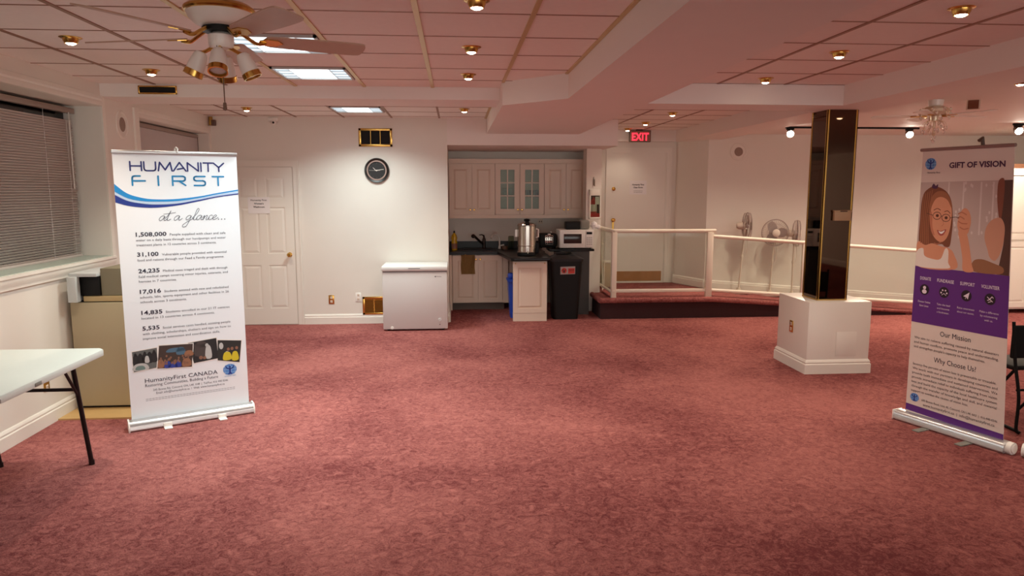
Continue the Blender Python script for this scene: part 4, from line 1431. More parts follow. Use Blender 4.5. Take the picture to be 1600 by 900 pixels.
# ------------------------------------------------------------------ roll-up banner, right
BL, BR_, TL, TR = Vector((3.387, 5.023, 0)), Vector((3.647, 4.325, 0)), Vector((3.381, 5.040, 2.057)), Vector((3.52, 4.32, 2.052))
rd = (BR_ - BL).normalized()
rn = Vector((rd.y, -rd.x, 0))
RWID = (BR_ - BL).length
def RBW(u, v, d):
    p = BL * (1 - u) * (1 - v) + BR_ * u * (1 - v) + TL * (1 - u) * v + TR * u * v
    return p + rn * (d - .02)
def RBF(u, v, d):        # raw sheet coordinates; rpart() lays them on the slightly twisted sheet
    return Vector((u, v, d))
def rpart(name, mb, mt, parent, smooth=0, label=None):
    bm = mb.bm
    bmesh.ops.triangulate(bm, faces=bm.faces[:])
    for u_, s_ in ((.0225, -1), (.9895, 1)):
        bmesh.ops.bisect_plane(bm, geom=bm.verts[:] + bm.edges[:] + bm.faces[:], plane_co=(u_, 0, 0), plane_no=(s_, 0, 0), clear_outer=True)
    for k in range(1, 6):
        bmesh.ops.bisect_plane(bm, geom=bm.verts[:] + bm.edges[:] + bm.faces[:], plane_co=(.022 + .968 * k / 6, 0, 0), plane_no=(1, 0, 0))
    for k in range(1, 16):
        bmesh.ops.bisect_plane(bm, geom=bm.verts[:] + bm.edges[:] + bm.faces[:], plane_co=(0, .028 + .957 * k / 16, 0), plane_no=(0, 1, 0))
    for v in bm.verts:
        v.co = RBW(v.co.x, v.co.y, v.co.z)
    return part(name, mb, mt, parent, smooth, label)
t = thing('rollup_banner', 'purple and white roll-up banner with a photo of a girl trying on glasses', 'banner', (BL + BR_) / 2, math.atan2(rd.y, rd.x))
m = MB()
sheet(m, RBW, .022, .99, .028, .985, nu=6)
pn = part('printed_panel', m, SHEET2, t)
BM = Matrix.Translation(BL) @ Matrix.Rotation(math.atan2(rd.y, rd.x), 4, 'Z')
m = MB().sweep([(.052, .004), (.058, .014), (.054, .04), (.044, .062), (.03, .072), (-.03, .074), (-.048, .05), (-.052, .004)], BM @ Vector((-.03, 0, 0)), BM @ Vector((.78, 0, 0)))
part('base_cassette', m, ALU, t)
part('end_cap', MB().cyl(BM @ Vector((.78, 0, .038)), BM @ Vector((.815, 0, .038)), .042).cyl(BM @ Vector((.812, 0, .038)), BM @ Vector((.822, 0, .038)), .03), WPL, t)
part('end_cap', MB().box(-.04, -.03, -.055, .05, 0, .076, .004, M=BM), WPL, t)
for u in (.235, .55):
    part('foot', MB().box(u - .026, u + .026, -.17, .15, 0, .008, .003, M=BM), GREY, t)
m = MB()
m.tube([TL + rn * -.02 + Vector((0, 0, -.03)), TR + rn * -.02 + Vector((0, 0, -.03))], .012, 8)
for v in m.bm.verts:
    pass
part('top_rail', m, mat('rail_dark_alu', (150, 132, 128), .35, .6), t)
mid_t = TL.lerp(TR, .66)
part('support_pole', MB().tube([BM @ Vector((.5, .03, .05)), mid_t + rn * -.045 + Vector((0, 0, .0))], .008, 10), ALU, t)
part('pole_hook', MB().tube([mid_t + rn * -.045 + Vector((0, 0, -.02)), mid_t + rn * -.03 + Vector((0, 0, .03)), mid_t + rn * 0 + Vector((0, 0, .01))], .012, 8), mat('hook_dark', (86, 66, 50), .4), t)
def rstroke(mb, pts, wd, d=.0022, capn=8):
    stroke(mb, RBM, [(p[0] * .745, p[1] * 2.055) for p in pts], wd * .745, d, capn)
def RBM(u, v, d):      # metres on the sheet
    return RBF(u / .745, v / 2.055, d)
PURPLE = mat('purple_ink', (92, 40, 128), .5)
PURD = mat('dark_purple_ink', (74, 30, 70), .5)
m = MB()
flat(m, RBF, [(.022, .0655), (.99, .054), (.99, .029), (.022, .041)], .0012)
rpart('purple_band', m, PURPLE, pn, smooth=0)
m = MB()
flat(m, RBF, [(.022, .574), (.99, .577), (.99, .374), (.022, .371)], .0012)
rpart('purple_band', m, PURPLE, pn, smooth=0)
def put_r(mb, s, u, v, h, width=None, bold=0.0, align='L', d=.0020):
    put_text(mb, RBF, s, u, v, h, width, bold, align, d)
m = MB()
put_r(m, 'GIFT OF VISION', .337, .9205, .0195, .575, .035)
rpart('headline', m, PURD, pn, smooth=0)
emr = MB()
def RBM(u, v, d):      # metric to normalised
    return RBF(u / .745, v / 2.055, d)
emblem(RBM, pn, .125 * .745 + .0, .936 * 2.055, .048, rpart)
m = MB()
put_r(m, 'Humanity First', .165, .9035, .0052, .15, .01, 'C')
rpart('emblem_caption', m, INKB, pn, smooth=0)
# photo of the girl with glasses
def rm(nm, pts, d, mt, n=5):
    m = MB()
    blob(m, RBF, pts, d, n)
    return rpart(nm, m, mt, pn, smooth=0)
m = MB()
flat(m, RBF, [(.022, .872), (.99, .879), (.99, .577), (.022, .574)], .0011)
rpart('photo_backdrop', m, mat('photo_backdrop', (196, 178, 172), .5), pn, smooth=0)
m = MB()
for u in (.34, .50, .68, .80):
    flat(m, RBF, [(u, .873), (u + .016, .873), (u + .012, .70), (u - .004, .70)], .0013)
for i in range(30):
    disc(m, RBF, random.uniform(.42, .85), random.uniform(.68, .87), .010, .0055, d=.0013, seg=10)
rpart('photo_curtain', m, mat('photo_curtain', (216, 204, 200), .5), pn, smooth=0)
HAIR = mat('girl_hair', (124, 72, 48), .5)
HAIR2 = mat('girl_hair_light', (158, 100, 68), .5)
FACE = mat('girl_skin', (214, 150, 118), .5)
FACE2 = mat('girl_skin_shade', (190, 120, 92), .5)
rm('photo_hair', [(.045, .80), (.07, .835), (.13, .853), (.18, .858), (.26, .853), (.34, .835), (.39, .80), (.41, .74), (.405, .69), (.39, .655), (.34, .652), (.30, .66), (.20, .65), (.15, .645), (.06, .636), (.04, .68), (.042, .74)], .0014, HAIR)
m = MB()
for k in range(5):
    band(m, RBF, [(.06 + .025 * k, .83 + .004 * k), (.055 + .02 * k, .74), (.062 + .022 * k, .655)], [(.068 + .025 * k, .83 + .004 * k), (.064 + .02 * k, .74), (.07 + .022 * k, .655)], .0016)
rpart('photo_hair_strands', m, HAIR2, pn, smooth=0)
rm('photo_shoulders', [(.03, .66), (.12, .652), (.20, .66), (.30, .652), (.38, .648), (.44, .63), (.46, .578), (.03, .576)], .0016, FACE)
rm('photo_face', [(.155, .80), (.20, .822), (.28, .828), (.36, .812), (.395, .775), (.392, .735), (.375, .70), (.345, .678), (.30, .667), (.25, .672), (.20, .69), (.165, .72), (.15, .76)], .0018, FACE)
rm('photo_face_shade', [(.155, .775), (.18, .76), (.19, .72), (.22, .69), (.19, .695), (.165, .72), (.152, .755)], .0019, FACE2)
rm('photo_fringe', [(.14, .79), (.17, .826), (.24, .842), (.33, .835), (.39, .80), (.39, .785), (.34, .812), (.27, .822), (.21, .815), (.17, .79), (.155, .765)], .0020, HAIR2)
rm('photo_dress', [(.03, .628), (.10, .640), (.12, .615), (.20, .606), (.30, .608), (.345, .645), (.38, .64), (.385, .60), (.385, .578), (.03, .576)], .0020, mat('photo_dress', (232, 222, 214), .6))
# glasses, eyes, nose, smile
m = MB()
for cu, cv in ((.235, .757), (.335, .751)):
    rstroke(m, [(cu + .045 * math.cos(a / 20 * 6.2832), cv + .0125 * math.sin(a / 20 * 6.2832)) for a in range(21)], .0055, d=.0026, capn=5)
rstroke(m, [(.28, .757), (.295, .755)], .005, d=.0026, capn=5)
rstroke(m, [(.19, .758), (.12, .764)], .005, d=.0026, capn=5)
rstroke(m, [(.38, .752), (.44, .756), (.475, .752)], .005, d=.0026, capn=5)
rpart('photo_glasses', m, mat('photo_glasses', (74, 48, 44), .5), pn, smooth=0)
m = MB()
for cu, cv in ((.238, .7575), (.337, .7515)):
    disc(m, RBF, cu, cv, .017, .0052, d=.0022, seg=14)
rstroke(m, smooth_line([(.195, .776), (.235, .782), (.27, .777)], 4), .006, d=.0022, capn=5)
rstroke(m, smooth_line([(.315, .772), (.35, .775), (.378, .767)], 4), .006, d=.0022, capn=5)
rpart('photo_eyes', m, mat('photo_eyes', (92, 54, 44), .5), pn, smooth=0)
m = MB()
rstroke(m, smooth_line([(.295, .748), (.312, .73), (.292, .722)], 4), .005, d=.0022, capn=5)
rstroke(m, smooth_line([(.30, .668), (.26, .660), (.22, .662)], 4), .006, d=.0022, capn=5)
rpart('photo_nose', m, FACE2, pn, smooth=0)
rm('photo_mouth', [(.245, .708), (.285, .705), (.345, .712), (.32, .693), (.285, .689), (.26, .695)], .0022, mat('photo_lips', (170, 84, 76), .5), 4)
rm('photo_teeth', [(.262, .7045), (.29, .7025), (.33, .708), (.31, .698), (.285, .6955)], .0024, PAPER, 4)
rm('photo_bow', [(.155, .856), (.175, .868), (.20, .860), (.225, .866), (.22, .852), (.185, .850)], .0022, PURD, 3)
# reaching hand with fingers on the glasses, arm, blurred woman
rm('photo_arm', [(.475, .705), (.52, .715), (.565, .70), (.60, .655), (.63, .60), (.645, .577), (.545, .577), (.53, .62), (.50, .67)], .0020, FACE)
rm('photo_hand', [(.46, .735), (.48, .765), (.51, .783), (.55, .785), (.585, .77), (.60, .745), (.59, .72), (.565, .70), (.50, .70), (.47, .715)], .0022, FACE)
m = MB()
for a in ([(.53, .75), (.49, .757), (.462, .752)], [(.55, .765), (.50, .772), (.466, .766)], [(.56, .735), (.51, .735), (.472, .741)], [(.575, .72), (.53, .716), (.49, .722)]):
    rstroke(m, smooth_line(a, 4), .011, d=.0025, capn=6)
rpart('photo_fingers', m, FACE2, pn, smooth=0)
m = MB()
flat(m, RBF, smooth_line([(.87, .577), (.90, .63), (.925, .70), (.88, .76), (.86, .82), (.865, .878)], 5) + [(.985, .879), (.985, .577)], .0016)
rpart('photo_woman_hair', m, mat('woman_hair', (84, 54, 44), .5), pn)
rm('photo_woman_hair_light', [(.855, .877), (.91, .878), (.905, .80), (.885, .745), (.86, .78), (.845, .83)], .0018, mat('woman_hair_light', (134, 74, 52), .5), 4)
rm('photo_woman_face', [(.87, .76), (.80, .75), (.752, .725), (.742, .69), (.775, .655), (.80, .63), (.855, .622), (.91, .66), (.93, .72), (.91, .75)], .0019, mat('woman_skin', (206, 152, 126), .5))
rm('photo_woman_sleeve', [(.64, .612), (.72, .622), (.84, .612), (.93, .60), (.90, .579), (.64, .579)], .0019, mat('woman_sleeve', (150, 104, 74), .5), 4)
# purple band contents
WI = mat('white_ink', (228, 216, 232), .5)
m = MB()
put_r(m, 'DONATE', .09, .5275, .0115, .12, .01)
put_r(m, 'FUNDRAISE', .28, .5275, .0115, .178, .01)
put_r(m, 'SUPPORT', .522, .5275, .0115, .146, .01)
put_r(m, 'VOLUNTEER', .732, .5275, .0115, .172, .01)
for s, u, v, wd in (('Donate Online', .15, .446, .135), ('Save Lives', .15, .432, .10), ('Take the lead', .36, .446, .14), ('and become', .36, .4325, .13), ('a fundraiser.', .36, .419, .13),
                    ('Raise awareness', .59, .446, .17), ('about our causes.', .59, .4325, .17), ('Make a difference', .815, .446, .18), ('by volunteering', .815, .4325, .16), ('with us.', .815, .419, .08)):
    put_r(m, s, u, v, .0066, wd, 0, 'C')
rpart('call_lettering', m, WI, pn, smooth=0)
m = MB()
for u in (.146, .36, .591, .82):
    disc(m, RBF, u, .4935, .052, .019, d=.0018)
rpart('icon_discs', m, mat('icon_black', (30, 18, 34), .5), pn, smooth=0)
m = MB()
disc(m, RBF, .146, .5005, .017, .006, d=.0024)
disc(m, RBF, .146, .4865, .026, .0075, d=.0024)
rpart('icon_mark', m, WI, pn, smooth=0)
m = MB()
for a in (0, 60, 120, 180):
    disc(m, RBF, .36 + .03 * math.cos(R(a)), .4915 + .0105 * math.sin(R(a)), .0085, .0032, d=.0024, seg=12)
rstroke(m, [(.337, .4835), (.36, .490), (.383, .4835)], .005, d=.0024, capn=4)
rpart('icon_mark', m, WI, pn, smooth=0)
m = MB()
flat(m, RBF, [(.560, .491), (.622, .5065), (.607, .4815), (.592, .488)], .0024)
flat(m, RBF, [(.580, .487), (.588, .4865), (.583, .481)], .0024)
rpart('icon_mark', m, WI, pn, smooth=0)
m = MB()
rstroke(m, [(.795, .500), (.82, .4925), (.845, .486)], .007, d=.0024, capn=5)
rstroke(m, [(.797, .489), (.815, .492), (.838, .5025), (.85, .499)], .007, d=.0024, capn=5)
rstroke(m, [(.805, .483), (.83, .4865)], .006, d=.0024, capn=5)
rpart('icon_mark', m, WI, pn, smooth=0)
m = MB()
put_r(m, 'Our Mission', .343, .3375, .0175, .311, .0)
rpart('section_title', m, INKB, pn, smooth=0)
m = MB()
put_r(m, 'Why Choose Us?', .294, .2405, .0175, .424, .0)
rpart('section_title', m, INKB, pn, smooth=0)
m = MB()
for i, (s, wd) in enumerate((('We aim to relieve suffering caused by natural disasters', .853), ('and human conflicts, promote peace and understanding,', .853), ("and strengthen people's capacity to help themselves.", .73))):
    put_r(m, s, .069, .312 - .0165 * i, .0086, wd)
rpart('paragraph', m, mat('brown_ink', (70, 58, 66), .6), pn, smooth=0)
m = MB()
for i, (s, wd) in enumerate((('Seventy-five percent of vision loss is preventable or treatable.', .84), ('We work with our partners in developing countries and', .853), ('provide both immediate and sustained intervention. We', .853),
                             ('provide immediate relief to individuals suffering from vision', .853), ('loss and build the capacity of the local healthcare system', .853), ('through the transfer of knowledge and skill, and material', .853), ('support to combat the causes of vision loss.', .588))):
    put_r(m, s, .070, .2145 - .0165 * i, .0086, wd)
rpart('paragraph', m, mat('brown_ink', (70, 58, 66), .6), pn, smooth=0)
m = MB()
put_r(m, '600 Bowes Road, Unit 40, Concord, ON L4K 4A3  |  416-440-0346', .19, .0875, .0078, .742)
put_r(m, 'www.humanityfirst.ca  |  info@humanityfirst.ca', .206, .071, .0098, .703)
rpart('contact_lines', m, mat('brown_ink', (70, 58, 66), .6), pn, smooth=0)
emblem(RBM, pn, .112 * .745, .094 * 2.055, .036, rpart)
# ================================================================== RIGHT SIDE
# pedestal and mirrored pillar
PXA, PXB, PYA, PYB, PH = 3.315, 3.93, 6.392, 7.02, .69
t = thing('pillar_pedestal', 'white boxed pedestal with a stepped baseboard carrying the mirrored pillar', 'pedestal', ((PXA + PXB) / 2, (PYA + PYB) / 2, 0))
part('body', MB().box(PXA, PXB, PYA, PYB, 0, PH, .003), WHITE, t)
m = MB()
c4 = [(PXA, PYA), (PXA, PYB), (PXB, PYB), (PXB, PYA)]
def skirt(mb, c, prof):
    """closed mitred skirting round a rectangle"""
    x0, y0, x1, y1 = c
    rings = []
    for n, z in prof:
        rings.append([mb.bm.verts.new(p) for p in ((x0 - n, y0 - n, z), (x1 + n, y0 - n, z), (x1 + n, y1 + n, z), (x0 - n, y1 + n, z))])
    for a, b in zip(rings, rings[1:]):
        for i in range(4):
            mb.bm.faces.new((a[i], a[(i + 1) % 4], b[(i + 1) % 4], b[i]))
skirt(m, (PXA, PYA, PXB, PYB), [(.02, 0), (.02, .09), (.012, .098), (.015, .112), (.008, .125), (.002, .135), (0, .136)])
part('skirting', m, WHITE, t)
part('access_panel', MB().box(3.60, 3.80, PYA - .003, PYA, .17, .40, .001).box(3.595, 3.598, PYA - .002, PYA, .16, .41), WHITE, t)
t = thing('mirrored_pillar', 'square bronze-mirrored pillar with brass corner strips standing on the white pedestal', 'pillar', (3.59, 6.645, PH))
QXA, QXB, QYA, QYB, QT = 3.445, 3.735, 6.50, 6.79, 2.475
core = part('core', MB().box(QXA + .006, QXB - .006, QYA + .006, QYB - .006, PH, QT), BLACK, t)
g = .017
for a in ((QXA + g, QXB - g, QYA, QYA + .005), (QXA + g, QXB - g, QYB - .005, QYB), (QXA, QXA + .005, QYA + g, QYB - g), (QXB - .005, QXB, QYA + g, QYB - g)):
    part('mirror_panel', MB().box(a[0], a[1], a[2], a[3], PH + .012, QT), MIRROR, t)
for x, sx in ((QXA, 1), (QXB, -1)):
    for y, sy in ((QYA, 1), (QYB, -1)):
        m = MB().box(x - sx * .003, x + sx * g, y - sy * .003, y + sy * .004, PH + .001, QT).box(x - sx * .003, x + sx * .004, y - sy * .003, y + sy * g, PH + .001, QT)
        part('corner_strip', m, BRASS, t)
part('bottom_strip', MB().box(QXA - .004, QXB + .004, QYA - .004, QYB + .004, PH, PH + .012), GOLD, t)
t = thing('reflection', 'small beige thermostat stand-in box on the front mirror of the pillar', 'reflection', (3.63, QYA, 1.505))  # solid box stands in for a beige reflection in the mirror
part('housing', MB().box(3.548, 3.715, QYA - .035, QYA, 1.452, 1.535, .005).box(3.545, 3.718, QYA - .038, QYA, 1.532, 1.55, .004), mat('reflection_beige', (186, 158, 122), .5), t)
part('dial_slot', MB().box(3.60, 3.67, QYA - .04, QYA - .03, 1.537, 1.545), BLACK, t)

# ------------------------------------------------------------------ platform railing
t = thing('glass_railing', 'white railing with clear glass panels along the edge of the raised platform', 'railing', (3.0, 9.48, .28))
RW = mat('railing_white', (232, 224, 208), .4)
RY = 9.48
def rail(mb, a, b, r=.026):
    mb.tube([a, b], r, 12)
part('handrail', MB().tube([(2.115, 10.85, 1.19), (2.115, 9.50, 1.19), (2.135, RY, 1.19), (3.535, RY, 1.187)], .026, 12), RW, t)
part('handrail', MB().tube([(3.47, RY, 1.115), (6.62, RY, .885)], .026, 12), RW, t)
part('bottom_rail', MB().box(2.15, 3.45, RY - .018, RY + .018, .352, .398, .008), RW, t)
part('bottom_rail', MB().tube([(2.115, 10.84, .36), (2.115, 9.50, .36)], .02, 10), RW, t)
part('bottom_rail', MB().tube([(3.46, RY, .375), (6.62, RY, .155)], .025, 10), RW, t)
for x, w_, z1 in ((2.135, .034, 1.175), (3.457, .042, 1.17)):
    part('post', MB().box(x - w_, x + w_, RY - .032, RY + .032, .275, z1, .006), RW, t)
for x in (4.80, 6.62):
    part('post', MB().box(x - .026, x + .026, RY - .022, RY + .022, ramp_z(x) - .005, 1.115 - (x - 3.47) * .073, .005), RW, t)
part('post', MB().box(2.095, 2.135, 10.82, 10.86, .275, 1.18, .004), RW, t)
part('glass_panel', MB().box(2.17, 3.413, RY - .004, RY + .004, .398, 1.162), GLASS, t)
part('glass_panel', MB().box(2.112, 2.118, 9.52, 10.81, .38, 1.165), GLASS, t)
def slope_pane(x0, x1):
    f = lambda x, z: z - (x - 3.47) * .073
    m = MB()
    v = [m.bm.verts.new((x, y, f(x, z))) for y in (RY - .004, RY + .004) for x, z in ((x0, .405), (x1, .405), (x1, 1.09), (x0, 1.09))]
    for q in ((0, 1, 2, 3), (7, 6, 5, 4), (0, 4, 5, 1), (1, 5, 6, 2), (2, 6, 7, 3), (3, 7, 4, 0)):
        m.bm.faces.new([v[i] for i in q])
    return m
part('glass_panel', slope_pane(3.50, 4.772), GLASS, t)
part('glass_panel', slope_pane(4.828, 6.592), GLASS, t)
k = MB()
k.lathe([(0, 0), (.014, 0), (.012, .008), (0, .01)], (2.135, RY - .032, .375), 14, QY)
part('bolt_cap', k, RW, t)

# ------------------------------------------------------------------ pedestal fans
FANW = mat('fan_white', (214, 202, 188), .4)
CAGE = mat('fan_cage', (168, 152, 146), .4, .3)
def stand_fan(label, x, y, face, head_z, lean=0.0, tilt=0.0):
    z0 = ramp_z(x)
    t = thing('pedestal_fan', label, 'fan', (x, y, z0), 0, 'white pedestal fans on the ramp')
    H = head_z - z0
    loc_part('base', MB().lathe([(0, 0), (.17, 0), (.172, .012), (.12, .026), (.05, .036), (.03, .05), (.024, .075), (0, .075)], seg=32), FANW, t)
    loc_part('pole', MB().tube([(0, 0, .05), (lean * .5, 0, H * .5), (lean, 0, H - .06)], .0125, 12).lathe([(.018, 0), (.022, .03), (.017, .05)], (lean * .5, 0, H * .52), 16), FANW, t)
    M = Matrix.Translation((lean, 0, H)) @ Matrix.Rotation(face, 4, 'Z') @ Matrix.Rotation(tilt, 4, 'X') @ QY
    loc_part('motor', MB().lathe([(0, -.13), (.035, -.12), (.052, -.09), (.055, -.02), (.04, 0), (0, 0)], seg=24, M=M), FANW, t)
    loc_part('control_box', MB().box(lean - .028, lean + .028, -.03, .03, H - .15, H - .05, .01), FANW, t)
    rr = .195
    m = MB()
    def circ(r, z, tr):
        m.tube([M @ Vector((r * math.cos(a / 32 * 6.2832), r * math.sin(a / 32 * 6.2832), z)) for a in range(32)], tr, 6, True)
    circ(rr, .03, .006)
    circ(rr * .97, .065, .002)
    circ(rr * .97, -.005, .002)
    circ(.06, .085, .003)
    circ(.07, -.03, .003)
    circ(.13, .079, .0014)
    for k_ in range(40):
        a = k_ / 40 * 6.2832
        for s in (1, -1):
            pts = [(.055, .086 if s > 0 else -.032), (.14, .08 if s > 0 else -.024), (rr * .95, .066 if s > 0 else -.004), (rr, .03)]
            m.tube([M @ Vector((r * math.cos(a), r * math.sin(a), z)) for r, z in pts], .0012, 4)
    loc_part('cage', m, CAGE, t)
    loc_part('badge', MB().lathe([(0, .094), (.045, .092), (.056, .085), (0, .084)], seg=24, M=M), FANW, t)
    b = MB()
    for k_ in range(3):
        a0 = k_ * 2.0944
        pts = []
        vs = []
        for i in range(7):
            r = .035 + .14 * i / 6
            hw = .028 + .05 * math.sin(math.pi * min(1, i / 6 * .8 + .1))
            row = []
            for s in (-1, 0, 1):
                an = a0 + s * hw / max(r, .07)
                row.append(b.bm.verts.new(M @ Vector((r * math.cos(an), r * math.sin(an), .03 + s * .014))))
            vs.append(row)
        for i in range(6):
            for j in range(2):
                b.bm.faces.new((vs[i][j], vs[i][j + 1], vs[i + 1][j + 1], vs[i + 1][j]))
    bmesh.ops.solidify(b.bm, geom=b.bm.faces[:], thickness=.003)
    b.lathe([(0, .055), (.028, .05), (.03, .01), (0, .01)], seg=20, M=M)
    loc_part('blades', b, mat('fan_blade', (190, 176, 172), .35), t)
    loc_part('cord', MB().tube(smooth_line([(lean + .02, -.02, H - .14), (lean + .035, -.03, H - .3), (lean + .02, -.03, H - .42)], 5), .004, 8), FANW, t)
    return t
stand_fan('white pedestal fan turned sideways, nearest the exit door', 4.19, 10.22, R(78), 1.215, .06)
stand_fan('white pedestal fan facing the hall from behind the glass railing', 4.66, 10.2, R(-8), 1.115, .035)
stand_fan('white pedestal fan half hidden behind the mirrored pillar', 5.02, 10.24, R(60), 1.10, .0)

# broom, rack and hamper in the alcove
t = thing('broom', 'wooden-handled broom leaning in the alcove by the exit door', 'broom', (2.21, 10.68, .28))
part('handle', MB().tube([(2.20, 10.66, .46), (2.215, 11.0, 1.66)], .011, 10), WOOD, t)
part('brush', MB().box(2.13, 2.27, 10.63, 10.69, .40, .47, .008).prism([(2.12, 10.62), (2.28, 10.62), (2.28, 10.70), (2.12, 10.70)], .281, .40), mat('straw', (196, 168, 110), .8, noise=.2, nscale=60), t)
t = thing('wicker_hamper', 'small wicker hamper with a white frame in the alcove behind the side glass', 'hamper', (2.28, 10.48, .28))
WK = mat('wicker', (190, 160, 112), .7, noise=.25, nscale=70, bump=.8, bscale=120)
part('basket', MB().box(2.205, 2.355, 10.42, 10.56, .30, .66, .01), WK, t)
f = MB()
for x in (2.20, 2.36):
    for y in (10.415, 10.565):
        f.cyl((x, y, .28), (x, y, .70), .009)
f.box(2.195, 2.365, 10.41, 10.57, .66, .69, .004)
part('frame', f, RW, t)
t = thing('drying_rack', 'folded white drying rack leaning behind the side glass of the railing', 'drying rack', (2.17, 10.75, .28))
f = MB()
for i in range(4):
    y = 10.25 + i * .045
    f.tube([(2.145 + .012 * i, y, .28), (2.135 + .008 * i, y + .06, 1.12)], .008, 8)
part('tubes', f, RW, t)
f = MB()
for z in (.45, .7, .95):
    f.tube([(2.143, 10.25, z), (2.17, 10.40, z)], .006, 8)
part('cross_bar', f, RW, t)

# tall white cupboard at the far right, boxes on it
t = thing('tall_cupboard', 'tall white panelled cupboard beyond the end of the ramp, behind the purple banner', 'cupboard', (8.1, 9.7, 0))
part('carcass', MB().box(7.55, 8.65, 9.42, 9.95, .06, 2.035, .004), WHITE, t)
for x in (7.825, 8.375):
    do = part('door', MB().panel(.54, .93, .02, .07, Matrix.Translation((x, 9.418, .09))).panel(.54, .96, .02, .07, Matrix.Translation((x, 9.418, 1.05))), WHITE, t, smooth=0)
f = MB()
for x in (7.6, 8.6):
    for y in (9.46, 9.9):
        f.box(x - .03, x + .03, y - .03, y + .03, 0, .06, .004)
part('foot', f, WHITE, t)
t = single('cardboard_box', MB().box(7.75, 8.05, 9.5, 9.85, 2.036, 2.10, .003), mat('brown_card', (110, 70, 46), .8), 'flat brown box lying on top of the tall white cupboard', 'box')

# ------------------------------------------------------------------ track lights
def track(label, x0, x1, y, zt, lamps, group):
    t = thing('track_rail', label, 'track', ((x0 + x1) / 2, y, zt), 0)
    part('rail', MB().box(x0, x1, y - .018, y + .018, zt - .022, zt, .003), BLACK, t)
    part('end_cap', MB().box(x0 - .012, x0, y - .019, y + .019, zt - .024, zt, .003), BLACK, t)
    part('end_cap', MB().box(x1, x1 + .012, y - .019, y + .019, zt - .024, zt, .003), BLACK, t)
    for lx, lab in lamps:
        s = thing('track_spotlight', lab, 'track light', (lx, y, zt - .023), 0, group)
        A = Vector((-.28, -.86, -.42)).normalized()
        q = Vector((0, 0, 1)).rotation_difference(A).to_matrix().to_4x4()
        P = Vector((0, 0, -.055))
        loc_part('adapter', MB().box(-.05, .05, -.016, .016, -.02, 0, .004).cyl((0, 0, -.06), (0, 0, -.01), .008), BLACK, s)
        loc_part('lamp_housing', MB().lathe([(0, -.06), (.034, -.05), (.042, -.02), (.048, .05), (.044, .05), (.036, -.01), (0, -.02)], P, 24, q), mat('lamp_housing_grey', (92, 82, 74), .4, .4), s)
        loc_part('bulb', MB().lathe([(0, .046), (.025, .045), (.041, .036), (.038, .02), (0, .02)], P, 20, q), BULB_T, s)
        spot('track_lamp', s, P + A * .055, TRACK_W, (1.0, .80, .60), 170, .8, .04, aim=Vector((-.1, -.25, -.96)))
track('black ceiling track running behind the top of the mirrored pillar', 4.335, 6.14, 9.22, ZR, [(4.385, 'lit track spotlight left of the mirrored pillar'), (6.02, 'lit track spotlight between mirrored pillar and purple banner')], 'track spotlights')
track('short black ceiling track at the far side beyond the purple banner', 6.95, 8.2, 8.55, ZR, [(7.00, 'lit track spotlight beyond the top corner of the purple banner')], 'track spotlights')
for y in (5.2, 7.2, 9.0):  # unseen spotlights added out of frame to brighten the fan wall
    pot(7.7, y, ZR, 'out-of-view ceiling spotlight added beyond the purple banner to light the fan wall', POT_W * 1.6, group='added out-of-view fill spotlights', ang=160)
pot(4.26, 5.22, ZR, 'ceiling spotlight in the low ceiling above the purple banner')
t = thing('ceiling_speaker', 'small square brown speaker on the low ceiling beside the crystal fan', 'ceiling speaker', (4.78, 6.40, ZR - .03), 0)
t.rotation_euler = Vector((-.55, -.75, -.55)).to_track_quat('-Z', 'Y').to_euler()
loc_part('bracket', MB().box(-.012, .012, -.012, .012, -.005, .05, .003), BLACK, t)
loc_part('frame', MB().box(-.055, .055, -.055, .055, -.02, 0, .004), mat('speaker_rim', (206, 190, 170), .5), t)
loc_part('grille', MB().box(-.043, .043, -.043, .043, -.024, -.018, .002), mat('speaker_brown', (112, 62, 38), .6), t)

# ------------------------------------------------------------------ ceiling fan, left
FXC, FYC = -1.023, 3.363
t = thing('ceiling_fan', 'white ceiling fan with brass trim, pale wooden blades and four unlit lamp cups', 'ceiling fan', (FXC, FYC, ZC), 0)
FW = mat('fan_enamel', (238, 232, 224), .3)
loc_part('canopy', MB().lathe([(0, 0), (.075, 0), (.072, -.02), (.045, -.085), (.03, -.095), (0, -.095)], seg=32), FW, t)
hs = loc_part('motor_housing', MB().lathe([(.03, -.08), (.085, -.088), (.125, -.105), (.146, -.125), (.146, -.135), (.14, -.142), (.13, -.165), (.105, -.19), (.075, -.20), (0, -.20)], seg=40), FW, t)
loc_part('brass_band', MB().lathe([(.13, -.108), (.148, -.122), (.151, -.132), (.147, -.140), (.14, -.142)], seg=40), BRASS, t)
loc_part('flywheel', MB().lathe([(0, -.198), (.07, -.20), (.078, -.206), (.078, -.222), (0, -.224)], seg=28), BLACK, t)
loc_part('switch_housing', MB().lathe([(0, -.22), (.035, -.222), (.054, -.236), (.054, -.272), (.046, -.29), (0, -.292)], seg=28), FW, t)
